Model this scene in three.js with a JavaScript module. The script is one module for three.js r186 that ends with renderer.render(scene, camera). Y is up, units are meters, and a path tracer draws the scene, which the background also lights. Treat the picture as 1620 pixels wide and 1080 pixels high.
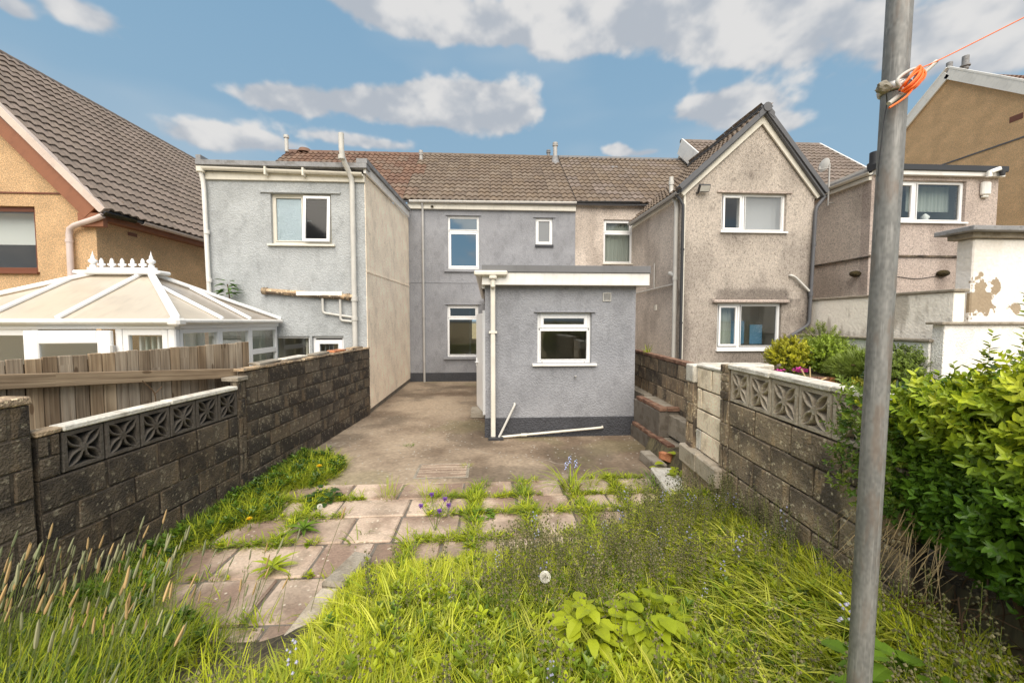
import * as THREE from 'three';
import { mergeGeometries } from 'three/addons/utils/BufferGeometryUtils.js';

// ---------------------------------------------------------------- camera, sky, sun, exposure
const scene = new THREE.Scene();
const camera = new THREE.PerspectiveCamera(80.31, 1024 / 682, 0.05, 2000);
camera.position.set(0, 2.04, 0);
camera.rotation.order = 'YXZ';
camera.rotation.set(THREE.MathUtils.degToRad(-2.862), THREE.MathUtils.degToRad(-3.4), 0);
scene.add(camera);

const renderer = new THREE.WebGLRenderer({ antialias: true });
renderer.toneMapping = THREE.LinearToneMapping;
renderer.toneMappingExposure = 1.3;
renderer.shadowMap.enabled = true;

const SUN = new THREE.Vector3(0.0, 0.75, 0.66).normalize();
const sun = new THREE.DirectionalLight(new THREE.Color().setRGB(1.0, 0.92, 0.81), 4.2);
sun.name = 'sun';
sun.position.copy(SUN).multiplyScalar(60);
sun.castShadow = true;
sun.shadow.radius = 125;
sun.shadow.mapSize.set(4096, 4096);
Object.assign(sun.shadow.camera, { left: -26, right: 26, top: 26, bottom: -26, near: 1, far: 140 });
scene.add(sun); scene.add(sun.target);

// ---------------------------------------------------------------- seeded noise
let seed_ = 12345;
function rnd() { seed_ = (seed_ + 0x6D2B79F5) | 0; let t = Math.imul(seed_ ^ (seed_ >>> 15), 1 | seed_); t = (t + Math.imul(t ^ (t >>> 7), 61 | t)) ^ t; return ((t ^ (t >>> 14)) >>> 0) / 4294967296; }
const rr = (a, b) => a + (b - a) * rnd();
const pick = a => a[Math.floor(rnd() * a.length)];
const LAT = new Float32Array(65536); for (let i = 0; i < 65536; i++) LAT[i] = rnd();
const hsh = (x, y) => LAT[((x * 73 + y * 257 * 31 + ((x * y) % 1013) * 7) & 65535)];
function vn(x, y, p) {
  const xi = Math.floor(x), yi = Math.floor(y); let fx = x - xi, fy = y - yi;
  fx = fx * fx * (3 - 2 * fx); fy = fy * fy * (3 - 2 * fy);
  const x0 = ((xi % p) + p) % p, x1 = (x0 + 1) % p, y0 = ((yi % p) + p) % p, y1 = (y0 + 1) % p;
  const a = hsh(x0, y0), b = hsh(x1, y0), c = hsh(x0, y1), d = hsh(x1, y1);
  return a + (b - a) * fx + (c - a + (a - b - c + d) * fx) * fy;
}
function fbm(u, v, f, o) { let s = 0, a = 0.5, t = 0; for (let i = 0; i < o; i++) { s += a * vn(u * f + i * 17, v * f + i * 31, f); t += a; a *= 0.5; f *= 2; } return s / t; }
function vn3(x, y, z) { // value noise in space, for the sky
  const zi = Math.floor(z); let fz = z - zi; fz = fz * fz * (3 - 2 * fz);
  const a = vn(x + zi * 37.0, y + zi * 11.0, 4096), b = vn(x + (zi + 1) * 37.0, y + (zi + 1) * 11.0, 4096);
  return a + (b - a) * fz;
}
function fbm3(x, y, z, o) { let s = 0, a = 0.5, t = 0; for (let i = 0; i < o; i++) { s += a * vn3(x + 50, y + 50, z + 50); t += a; a *= 0.5; x *= 2.03; y *= 2.03; z *= 2.03; } return s / t; }
const S = t => { t = Math.min(1, Math.max(0, t)); return t * t * (3 - 2 * t); };
const mix = (a, b, t) => a + (b - a) * t;
const mix3 = (a, b, t) => [mix(a[0], b[0], t), mix(a[1], b[1], t), mix(a[2], b[2], t)];
function worley(u, v, f) { // [distance to nearest point, its random number]
  const x = u * f, y = v * f, xi = Math.floor(x), yi = Math.floor(y); let best = 9, id = 0;
  for (let j = -1; j <= 1; j++) for (let i = -1; i <= 1; i++) {
    const cx = (((xi + i) % f) + f) % f, cy = (((yi + j) % f) + f) % f;
    const px = xi + i + hsh(cx, cy + 911), py = yi + j + hsh(cx + 577, cy);
    const d = (px - x) * (px - x) + (py - y) * (py - y);
    if (d < best) { best = d; id = hsh(cx + 131, cy + 71); }
  }
  return [Math.sqrt(best), id];
}

// ---------------------------------------------------------------- the sky: air and broken cloud
{
  const w = 3072, h = 1536, data = new Float32Array(w * h * 4);
  const lumps = [[-2.308, 0.474, 0.081, 0.031], [-2.382, 0.445, 0.025, 0.016], [-1.817, 0.615, 0.176, 0.037], [-1.646, 0.615, 0.204, 0.045], [-1.436, 0.612, 0.221, 0.05], [-1.232, 0.60, 0.22, 0.06], [-1.062, 0.57, 0.171, 0.062], [-0.885, 0.515, 0.169, 0.08], [-0.721, 0.435, 0.121, 0.077], [-0.645, 0.412, 0.057, 0.057], [-2.035, 0.429, 0.091, 0.028], [-1.926, 0.45, 0.14, 0.037], [-1.764, 0.467, 0.156, 0.048], [-1.632, 0.477, 0.149, 0.072], [-1.527, 0.468, 0.106, 0.057], [-2.144, 0.343, 0.1, 0.03], [-2.049, 0.356, 0.079, 0.02], [-1.083, 0.435, 0.088, 0.038], [-1.01, 0.414, 0.094, 0.039], [-0.942, 0.376, 0.054, 0.024], [-1.264, 0.383, 0.04, 0.017], [-1.201, 0.369, 0.055, 0.012], [-1.876, 0.387, 0.159, 0.019]];
  for (let k = 0; k < 60; k++) { // the same broken cloud all round
    const az = rr(-0.15, 3.5), el = rr(0.12, 1.25), r = rr(0.08, 0.26);
    for (let i = 0; i < 3; i++) lumps.push([az + rr(-1, 1) * r / Math.cos(el), el + rr(-0.3, 0.3) * r, r / Math.cos(el) * rr(0.6, 1), r * rr(0.28, 0.5)]);
  }
  const field = new Float32Array(w * h), top = new Float32Array(w * h);
  for (const [az, el, ra, re] of lumps) {
    const c0 = Math.floor((az - 2.2 * ra + Math.PI) / (2 * Math.PI) * w), c1 = Math.ceil((az + 2.2 * ra + Math.PI) / (2 * Math.PI) * w);
    const r0 = Math.max(0, Math.floor((el - 2.2 * re + Math.PI / 2) / Math.PI * h)), r1 = Math.min(h - 1, Math.ceil((el + 2.2 * re + Math.PI / 2) / Math.PI * h));
    for (let y = r0; y <= r1; y++) for (let x = c0; x <= c1; x++) {
      const a = ((x + 0.5) / w * 2 * Math.PI - Math.PI - az) / ra, e = ((y + 0.5) / h * Math.PI - Math.PI / 2 - el) / re;
      const g = Math.exp(-(a * a + e * e * (e < 0 ? 1.6 : 1)) * 1.15), i = y * w + ((x % w) + w) % w;
      field[i] += g; top[i] += g * e;
    }
  }
  for (let y = 0; y < h; y++) {
    const el = (y + 0.5) / h * Math.PI - Math.PI / 2, se = Math.sin(el), ce = Math.cos(el);
    for (let x = 0; x < w; x++) {
      const az = (x + 0.5) / w * 2 * Math.PI - Math.PI, i = y * w + x;
      const t = Math.pow(Math.max(0, Math.min(1, el / 0.75)), 0.7);
      let c = mix3([0.335, 0.475, 0.58], [0.175, 0.32, 0.475], t);
      if (el > 0.75) c = mix3(c, [0.155, 0.29, 0.45], (el - 0.75) / 0.82);
      if (el > 0) {
        const dx = ce * Math.cos(az), dz = ce * Math.sin(az);
        const f = Math.min(field[i], 1.6), some = f > 0.01;
        const n = some ? fbm3(dx * 7, se * 12, dz * 7, 6) : 0.5, fine = some ? fbm3(dx * 18 + 9, se * 27, dz * 18, 6) : 0.5;
        const m = f * 1.05 + (n - 0.5) * 1.45 * S(f * 2.5) + (fine - 0.5) * 1.35 * S(f * 2.5) - 0.38;
        const a = S(m / 0.42) * 0.95;
        const lift = field[i] > 0.02 ? top[i] / field[i] : 0;
        const lit = S(0.47 + lift * 0.42 + (fine - 0.5) * 2.6 + (n - 0.5) * 1.6);
        const cl = mix3([0.40, 0.43, 0.475], [0.66, 0.65, 0.64], lit);
        const veil = 0.36 * S((fbm3(dx * 3 + 4, se * 9, dz * 3, 4) - 0.42) * 3.2);
        c = mix3(c, [0.42, 0.50, 0.57], veil);
        c = mix3(c, cl, a);
      }
      if (el < 0) c = mix3(c, [0.22, 0.22, 0.19], S(-el / 0.06));
      data.set([c[0] * 0.9, c[1] * 0.9, c[2] * 0.9, 1], i * 4);
    }
  }
  const sky = new THREE.DataTexture(data, w, h, THREE.RGBAFormat, THREE.FloatType);
  sky.mapping = THREE.EquirectangularReflectionMapping; sky.magFilter = sky.minFilter = THREE.LinearFilter;
  sky.colorSpace = THREE.LinearSRGBColorSpace; sky.needsUpdate = true;
  scene.background = sky; scene.environment = sky;
}

// ---------------------------------------------------------------- textures
const sr = c => { c = Math.min(1, Math.max(0, c)); return Math.round(255 * (c <= 0.0031308 ? c * 12.92 : 1.055 * Math.pow(c, 1 / 2.4) - 0.055)); };
function texture(size, metres, fn, { bump = true, height = size, metresV = metres, color = true } = {}) {
  const n = size * height, col = color && new Uint8Array(n * 4), bmp = bump && new Uint8Array(n * 4);
  for (let y = 0; y < height; y++) for (let x = 0; x < size; x++) {
    const u = (x + 0.5) / size, v = (y + 0.5) / height, c = fn(u, v), i = (y * size + x) * 4;
    if (col) { col[i] = sr(c[0]); col[i + 1] = sr(c[1]); col[i + 2] = sr(c[2]); col[i + 3] = 255; }
    if (bmp) { const b = Math.round(255 * Math.min(1, Math.max(0, c[3]))); bmp[i] = bmp[i + 1] = bmp[i + 2] = b; bmp[i + 3] = 255; }
  }
  const make = (d, cs) => { const t = new THREE.DataTexture(d, size, height, THREE.RGBAFormat); t.wrapS = t.wrapT = THREE.RepeatWrapping; t.magFilter = THREE.LinearFilter; t.minFilter = THREE.LinearMipmapLinearFilter; t.colorSpace = cs; t.repeat.set(1 / metres, 1 / metresV); t.needsUpdate = true; return t; };
  return { map: col ? make(col, THREE.SRGBColorSpace) : null, bumpMap: bmp ? make(bmp, THREE.NoColorSpace) : null };
}
const RGB = a => new THREE.Color().setRGB(a[0], a[1], a[2]);
function mat(color, rough, tex, bumpScale = 0, more = {}) {
  const m = new THREE.MeshPhysicalMaterial({ color: RGB(color), roughness: rough, side: THREE.DoubleSide, ...more });
  if (tex) { if (tex.map) m.map = tex.map; if (tex.bumpMap && bumpScale) { m.bumpMap = tex.bumpMap; m.bumpScale = bumpScale; } }
  return m;
}
// textured masonry paint: neutral, its colour comes from the material
const tStipple = texture(1024, 2.0, (u, v) => {
  const h = fbm(u, v, 110, 3), g = fbm(u, v, 5, 4), f = fbm(u + 0.3, v, 220, 2);
  const st = fbm(u, v * 0.5 % 1, 16, 4), k = 0.88 + 0.30 * (g - 0.5) + 0.30 * (h - 0.5) + 0.07 * (f - 0.5) - 0.10 * S((st - 0.55) * 5);
  return [k, k, k, S((h - 0.22) * 1.8) * 0.8 + 0.2 * f];
});
const tDash = texture(1024, 1.6, (u, v) => { // pebbledash, neutral with a colour for each stone
  const [d, id] = worley(u, v, 96), [d2, id2] = worley(u + 0.37, v + 0.11, 150), g = fbm(u, v, 5, 4);
  const stone = S((0.62 - d) * 3), k = (0.55 + 0.42 * id * stone + 0.16 * (id2 - 0.5)) * (0.84 + 0.32 * g);
  const w = 0.08 * (id - 0.5);
  return [k * (1 + w), k, k * (1 - w), 0.75 * S(1 - d * 1.25) + 0.25 * S(1 - d2 * 1.3)];
});
// gable wall: pebbledash with its own stains, one sheet for the whole face (3.6 m x 7.2 m)
const tGable = texture(1024, 3.6, (u, v) => {
  const x = u * 3.6, y = v * 7.2;
  const g = fbm(u, v, 6, 5), g2 = fbm(u + 0.5, v * 2 % 1, 12, 4), speck = fbm(u, v, 150, 2), st = fbm(u, 0.3, 40, 3);
  const [d, id] = worley(u, (v * 2) % 1, 160);
  let dirt = 0.30 * S((g - 0.42) * 3.2) + 0.10 * g2;
  const under = (x0, x1, yt, len, k) => { if (x > x0 && x < x1 && y < yt) dirt += k * S(1 - (yt - y) / len) * (0.35 + 0.9 * st) * S((x - x0) * 9) * S((x1 - x) * 9); };
  under(0.85, 3.05, 4.35, 0.9, 0.30); under(0.65, 3.2, 2.62, 0.30, 0.5);
  dirt += 0.45 * S((x - 2.95) / 0.5) * S((5.0 - y) / 1.2) * (0.5 + 0.8 * st);
  dirt += 0.30 * S((0.25 - x) / 0.3) * S((5 - y) / 2) ;
  dirt += 0.45 * S((3.9 - y) / 2.2) * (0.55 + 0.5 * g2) + 0.5 * S((y - 2.50) * 9) * S((2.95 - y) * 6) * S((x - 0.8) * 6) * S((2.9 - x) * 6);
  for (const [sx, sy, r] of [[1.75, 5.75, 0.14], [1.25, 5.6, 0.09], [2.0, 6.3, 0.05], [2.4, 5.0, 0.1], [0.7, 4.9, 0.12]]) dirt += 0.4 * S(1 - Math.hypot(x - sx, (y - sy) * 0.8) / r);
  dirt = Math.min(0.85, dirt);
  const k = 0.80 + 0.34 * (id - 0.5) - 0.25 * S((speck - 0.62) * 6);
  const c = mix3([0.73, 0.64, 0.555], [0.215, 0.18, 0.155], dirt);
  return [c[0] * k, c[1] * k, c[2] * k];
}, { bump: false, height: 2048, metresV: 7.2 });
// pinkish pebbledash with loose stains
const tPink = texture(1024, 4, (u, v) => {
  const g = fbm(u, v, 4, 5), st = fbm(u, v * 0.3 + 0.2, 24, 3), [d, id] = worley(u, v, 180), speck = fbm(u, v, 160, 2);
  const dirt = 0.42 * S((g - 0.40) * 3) * (0.4 + st), k = 0.80 + 0.34 * (id - 0.5) - 0.22 * S((speck - 0.62) * 6);
  const c = mix3([0.86, 0.745, 0.65], [0.33, 0.265, 0.22], dirt);
  return [c[0] * k, c[1] * k, c[2] * k];
}, { bump: false });
// old concrete block: sooty face with lichen
const tBlock = texture(1024, 1.7, (u, v) => {
  const g = fbm(u, v, 6, 5), p = fbm(u + 0.4, v, 120, 3), st = fbm(u, v * 0.35, 20, 4), pit = fbm(u, v, 200, 2);
  let c = mix3([0.062, 0.052, 0.044], [0.20, 0.165, 0.125], S((g - 0.30) * 2.2));
  c = mix3(c, [0.28, 0.21, 0.135], 0.6 * S((st - 0.60) * 5));
  const l = worley(u, v, 16), l2 = worley(u + 0.2, v + 0.7, 40);
  const li = S((0.30 - l[0] * (0.55 + 0.9 * fbm(u, v, 60, 2))) * 8) * (l[1] > 0.70 ? 1 : 0) * S((fbm(u + 0.6, v, 44, 3) - 0.36) * 7), li2 = S((0.30 - l2[0] * (0.4 + 1.2 * fbm(u + 0.1, v, 110, 2))) * 7) * (l2[1] > 0.68 ? 1 : 0);
  c = mix3(c, [0.42, 0.385, 0.30], 0.62 * Math.max(li, li2) * S((p - 0.25) * 3));
  const k = 0.72 + 0.56 * p;
  return [c[0] * k, c[1] * k, c[2] * k, 0.55 * p + 0.3 * g + 0.25 * S((pit - 0.3) * 3)];
});
const tPale = texture(512, 1.2, (u, v) => { // paler concrete: copings, infill, kerbs
  const g = fbm(u, v, 5, 5), p = fbm(u, v, 90, 3), st = fbm(u + 0.2, v, 12, 3);
  const k = 0.62 + 0.30 * g + 0.34 * (p - 0.5), d = 0.55 * S((st - 0.52) * 4);
  return [k * (1 - 0.45 * d), k * (1 - 0.5 * d), k * (1 - 0.56 * d), 0.7 * p + 0.3 * g];
});
const tPatio = texture(2048, 9, (u, v) => { // worn concrete yard
  const x = u * 9, g = fbm(u, v, 5, 5), g2 = fbm(u + 0.3, v + 0.6, 14, 5), p = fbm(u, v, 256, 2), sc = fbm(u * 1 + 0.1, v, 9, 3);
  let c = mix3([0.16, 0.112, 0.074], [0.42, 0.335, 0.245], S((g * 0.6 + g2 * 0.5 - 0.30) * 2.2));
  c = mix3(c, [0.11, 0.085, 0.06], 0.5 * S((fbm(u + 0.7, v + 0.2, 11, 5) - 0.52) * 6));
  c = mix3(c, [0.21, 0.205, 0.09], 0.30 * S((fbm(u + 0.2, v + 0.9, 7, 4) - 0.60) * 8));
  const crack = Math.abs(fbm(u, v, 6, 4) - 0.5); c = mix3(c, [0.43, 0.38, 0.31], 0.35 * S((0.006 - crack) * 300) * S((sc - 0.45) * 5));
  const fleck = worley(u, v, 200); if (fleck[1] > 0.965 && fleck[0] < 0.28) c = [0.45, 0.42, 0.37];
  const k = 0.74 + 0.52 * p;
  return [c[0] * k, c[1] * k, c[2] * k, 0.6 * p + 0.4 * g2];
});
const tSlab = texture(1024, 2.4, (u, v) => {
  const g = fbm(u, v, 7, 5), p = fbm(u, v, 160, 2), m = fbm(u + 0.5, v, 10, 4);
  let c = mix3([0.27, 0.195, 0.155], [0.50, 0.41, 0.34], S((g - 0.28) * 2.2));
  c = mix3(c, [0.20, 0.16, 0.12], 0.45 * S((m - 0.56) * 5));
  const f = worley(u, v, 60); if (f[1] > 0.95) c = mix3(c, [0.55, 0.5, 0.42], S((0.3 - f[0]) * 8));
  const k = 0.80 + 0.40 * p; return [c[0] * k, c[1] * k, c[2] * k, 0.5 * p + 0.5 * g];
});
const tTile = texture(512, 1.3, (u, v) => {
  const g = fbm(u, v, 6, 5), p = fbm(u, v, 120, 2), l = worley(u, v, 40);
  let k = 0.60 + 0.42 * g + 0.36 * (p - 0.5); if (l[1] > 0.8) k = mix(k, 0.98, 0.6 * S((0.3 - l[0]) * 6));
  return [k, k * 0.97, k * 0.93, 0.7 * p + 0.3 * g];
});
const tWood = texture(512, 0.5, (u, v) => { // weathered softwood, grain along v
  const w = fbm(u, v, 3, 3), s = fbm((u + 0.04 * w) % 1, v * 0.06, 48, 3), kn = worley(u, v, 3), g = fbm(u, v, 4, 4);
  let c = mix3([0.21, 0.155, 0.105], [0.47, 0.385, 0.29], S((s * 0.40 + g * 0.55 - 0.22) * 1.7));
  if (kn[1] > 0.55) { const d = kn[0] * 3; c = mix3(c, [0.13, 0.085, 0.05], S((0.30 - d) * 9) * 0.85); }
  return [c[0], c[1], c[2], s];
}, { metresV: 1.6 });
const tWhite = texture(512, 1.5, (u, v) => { const g = fbm(u, v, 5, 5), s = fbm(u, v * 0.3, 30, 3), k = 0.95 - 0.09 * S((g - 0.45) * 3) - 0.06 * S((s - 0.56) * 5); return [k, k * 0.972, k * 0.935]; }, { bump: false });
const tSteel = texture(512, 0.5, (u, v) => { // dull galvanised tube
  const g = fbm(u, v * 3.5 % 1, 5, 5), s = fbm(u, v * 0.42, 40, 3), r = fbm(u + 0.3, v * 3, 14, 5), fl = worley(u, v, 30);
  const mo = fbm(u, v * 8 % 1, 70, 3), sc2 = fbm(u + 0.5, v * 0.6, 110, 2); let c = mix3([0.205, 0.21, 0.212], [0.37, 0.372, 0.37], S((g * 0.4 + s * 0.25 + mo * 0.5 - 0.3) * 1.9)); c = mix3(c, [0.50, 0.50, 0.50], 0.45 * S((sc2 - 0.70) * 9)); c = mix3(c, [0.27, 0.205, 0.165], 0.55 * S((r - 0.54) * 5)); if (fl[1] > 0.9) c = mix3(c, [0.4, 0.39, 0.37], 0.3 * S((0.25 - fl[0]) * 5));
  return [c[0], c[1], c[2], 0.6 * s + 0.4 * g];
}, { metresV: 4 });
const tWash = texture(1024, 4, (u, v) => { // whitewashed wall, streaked with damp towards its foot
  const g = fbm(u, v, 6, 5), s = fbm(u, v * 0.25, 30, 4), p = fbm(u, v, 110, 3);
  const d = 0.68 * S((s * 0.6 + g * 0.6 - 0.60) * 4.5); const c = mix3([0.82, 0.79, 0.74], [0.30, 0.27, 0.23], d), k = 0.9 + 0.2 * p;
  return [c[0] * k, c[1] * k, c[2] * k, p];
});
const tPeel = texture(1024, 4, (u, v) => { // whitewash flaking off brown render low on its left
  const x = u * 4, y = v * 4, g = fbm(u, v, 9, 5), e = fbm(u + 0.3, v, 26, 4), p = fbm(u, v, 110, 3);
  const a = 0.72 - Math.hypot((x - 0.22) / 0.55, (y - 2.42) / 0.5) + (e - 0.5) * 1.7, b = 0.42 - Math.hypot((x - 0.85) / 0.34, (y - 2.28) / 0.2) + (e - 0.5) * 1.7;
  const peel = S(Math.max(a, b) * 9); let c = mix3([0.84, 0.81, 0.77], [0.62, 0.55, 0.46], 0.35 * S((g - 0.52) * 4));
  c = mix3(c, mix3([0.30, 0.225, 0.15], [0.42, 0.34, 0.24], g), peel); const k = 0.9 + 0.2 * p;
  return [c[0] * k, c[1] * k, c[2] * k, 0.5 * p + 0.5 * (1 - peel)];
});
const tBrick = texture(512, 0.8, (u, v) => { const g = fbm(u, v, 8, 4), p = fbm(u, v, 90, 3), c = mix3([0.19, 0.085, 0.052], [0.36, 0.20, 0.125], S((g - 0.25) * 2)), k = 0.75 + 0.5 * p; return [c[0] * k, c[1] * k, c[2] * k, p]; });
const tSoil = texture(512, 1.5, (u, v) => { const g = fbm(u, v, 8, 5), p = fbm(u, v, 60, 3), c = mix3([0.045, 0.035, 0.024], [0.15, 0.125, 0.065], S((g * 0.5 + p * 0.6 - 0.3) * 2)); return [c[0], c[1], c[2], p]; });

// ---------------------------------------------------------------- materials
const GREY = [0.315, 0.32, 0.345];
const M = {
  grey: mat(GREY, 0.85, tStipple, 0.006), plinth: mat([0.062, 0.064, 0.074], 0.75, tStipple, 0.010), blue: mat([0.47, 0.49, 0.50], 0.9, tStipple, 0.008), cream: mat([1.15, 0.985, 0.78], 0.85, tStipple, 0.005),
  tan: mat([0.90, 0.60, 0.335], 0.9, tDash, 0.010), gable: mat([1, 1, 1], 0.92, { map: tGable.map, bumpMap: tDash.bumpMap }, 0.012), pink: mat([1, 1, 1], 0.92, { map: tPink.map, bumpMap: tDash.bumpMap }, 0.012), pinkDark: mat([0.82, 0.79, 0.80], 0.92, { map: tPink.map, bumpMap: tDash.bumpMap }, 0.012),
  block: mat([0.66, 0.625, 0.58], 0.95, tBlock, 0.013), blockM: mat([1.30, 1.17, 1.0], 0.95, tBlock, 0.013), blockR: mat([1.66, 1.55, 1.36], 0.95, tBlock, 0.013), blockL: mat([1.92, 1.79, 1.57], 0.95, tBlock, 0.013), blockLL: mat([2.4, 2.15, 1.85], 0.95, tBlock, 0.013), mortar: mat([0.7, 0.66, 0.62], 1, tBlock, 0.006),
  blockD: mat([0.62, 0.56, 0.49], 0.95, tBlock, 0.012), mortarL: mat([1.7, 1.6, 1.45], 1, tBlock, 0.006),
  pale: mat([1.35, 1.15, 0.88], 0.9, tPale, 0.006), paleW: mat([0.88, 0.83, 0.73], 0.9, tPale, 0.006), conc: mat([0.40, 0.35, 0.28], 0.92, tPale, 0.008), concD: mat([0.22, 0.19, 0.155], 0.92, tPale, 0.008),
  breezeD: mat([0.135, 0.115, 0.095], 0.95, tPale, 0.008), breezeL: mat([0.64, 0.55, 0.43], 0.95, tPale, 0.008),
  patio: mat([0.84, 0.82, 0.80], 0.9, tPatio, 0.006), slab: mat([1.05, 1.0, 0.94], 0.9, tSlab, 0.008), slab2: mat([0.95, 0.89, 0.82], 0.9, tSlab, 0.008), slab3: mat([1.16, 1.10, 1.02], 0.9, tSlab, 0.008),
  wood: mat([1, 1, 1], 0.9, tWood, 0.003), wood2: mat([0.74, 0.70, 0.65], 0.9, tWood, 0.003), wood3: mat([1.25, 1.16, 1.02], 0.9, tWood, 0.003), rail: mat([0.82, 0.74, 0.64], 0.9, tWood, 0.003),
  white: mat([0.86, 0.86, 0.85], 0.35, tWhite), upvc: mat([0.88, 0.88, 0.88], 0.3), dirtyWhite: mat([0.78, 0.76, 0.69], 0.6, tWhite), pipeGrey: mat([0.47, 0.47, 0.47], 0.5, tWhite), pipePale: mat([0.62, 0.62, 0.60], 0.5, tWhite),
  dark: mat([0.035, 0.036, 0.04], 0.5), darkGrey: mat([0.11, 0.115, 0.13], 0.6, tWhite), edge: mat([0.17, 0.175, 0.19], 0.6, tWhite), lead: mat([0.33, 0.33, 0.34], 0.7, tPale, 0.003), metal: mat([0.55, 0.55, 0.55], 0.4, tWhite, 0, { metalness: 0.7 }),
  steel: mat([0.70, 0.69, 0.67], 0.5, tSteel, 0.0006, { metalness: 0.25 }), brownFascia: mat([0.28, 0.115, 0.06], 0.55, tWhite), brownFrame: mat([0.16, 0.055, 0.028], 0.45), verge: mat([0.66, 0.56, 0.51], 0.7, tWhite), pinkPipe: mat([0.68, 0.58, 0.56], 0.5, tWhite),
  wash: mat([1.2, 1.17, 1.12], 0.9, tWash, 0.008), washClean: mat([1.02, 0.99, 0.94], 0.9, tStipple, 0.008), peel: mat([1, 1, 1], 0.9, tPeel, 0.012),
  brick: mat([0.72, 0.76, 0.80], 0.95, tBrick, 0.006), brickBright: mat([1.7, 1.3, 1.0], 0.95, tBrick, 0.006), soil: mat([1, 1, 1], 1, tSoil, 0.02), ground: mat([2.9, 2.75, 2.4], 1, tSoil, 0.01),
  moss: mat([0.30, 0.26, 0.14], 1, tSoil, 0.02), room: mat([0.70, 0.64, 0.52], 0.9), roomPale: mat([0.60, 0.57, 0.52], 0.9), net: mat([0.52, 0.55, 0.49], 0.9, null, 0, { transmission: 0.3, thickness: 0 }), blind: mat([0.74, 0.73, 0.70], 0.8),
  glassPattern: mat([0.36, 0.44, 0.48], 0.28, { bumpMap: tDash.bumpMap }, 0.004, { metalness: 0.75 }),
  glassDark: mat([0.30, 0.33, 0.34], 0.05, null, 0, { transmission: 1, thickness: 0, ior: 1.4 }),
  glass: mat([0.86, 0.90, 0.90], 0.02, null, 0, { transmission: 1, thickness: 0, ior: 2.1 }), glassSky: mat([0.40, 0.46, 0.49], 0.03, null, 0, { metalness: 1 }), frosted: mat([0.72, 0.76, 0.80], 0.32, null, 0, { transmission: 0.75, thickness: 0, ior: 1.7 }),
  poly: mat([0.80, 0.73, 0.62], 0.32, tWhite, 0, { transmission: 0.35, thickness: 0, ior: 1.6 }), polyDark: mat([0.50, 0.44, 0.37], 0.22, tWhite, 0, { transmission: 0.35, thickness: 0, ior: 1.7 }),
  orange: mat([0.95, 0.17, 0.02], 0.5), rope: mat([0.24, 0.22, 0.18], 0.9), twig: mat([0.26, 0.19, 0.12], 0.9, tWood, 0.002), straw: mat([0.50, 0.37, 0.19], 0.9),
};
const TILES = { brown: [[0.32, 0.24, 0.18], [0.355, 0.275, 0.21], [0.285, 0.215, 0.165], [0.335, 0.25, 0.18]], red: [[0.33, 0.19, 0.13], [0.36, 0.225, 0.16], [0.30, 0.175, 0.125], [0.34, 0.235, 0.175]], grey: [[0.35, 0.275, 0.23], [0.38, 0.30, 0.255], [0.315, 0.25, 0.21], [0.36, 0.285, 0.235]] };
for (const k in TILES) TILES[k] = TILES[k].map(c => mat(c.map((v, i) => v * [0.70, 0.725, 0.75][i]), 0.9, tTile, 0.004));

// ---------------------------------------------------------------- geometry helpers
const V = (x, y, z) => new THREE.Vector3(x, y, z);
function boxUV(g, off = [0, 0], swap = false) { // uv in metres from the face's main direction
  if (g.index) g = g.toNonIndexed();
  if (!g.attributes.normal) g.computeVertexNormals();
  const p = g.attributes.position, n = g.attributes.normal, uv = new Float32Array(p.count * 2);
  for (let i = 0; i < p.count; i += 3) {
    let ax = 0, ay = 0, az = 0;
    for (let k = 0; k < 3; k++) { ax += n.getX(i + k); ay += n.getY(i + k); az += n.getZ(i + k); }
    ax = Math.abs(ax); ay = Math.abs(ay); az = Math.abs(az);
    for (let k = 0; k < 3; k++) {
      const x = p.getX(i + k), y = p.getY(i + k), z = p.getZ(i + k);
      let a = ax >= ay && ax >= az ? z : x, b = ay > ax && ay > az ? z : y;
      if (swap) [a, b] = [b, a];
      uv[(i + k) * 2] = a + off[0]; uv[(i + k) * 2 + 1] = b + off[1];
    }
  }
  g.setAttribute('uv', new THREE.BufferAttribute(uv, 2));
  return g;
}
function soup(tris) { // flat-shaded geometry from triangles of points
  const g = new THREE.BufferGeometry(), a = new Float32Array(tris.length * 9);
  tris.forEach((t, i) => t.forEach((p, k) => { a[i * 9 + k * 3] = p[0]; a[i * 9 + k * 3 + 1] = p[1]; a[i * 9 + k * 3 + 2] = p[2]; }));
  g.setAttribute('position', new THREE.BufferAttribute(a, 3)); g.computeVertexNormals(); return g;
}
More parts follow.
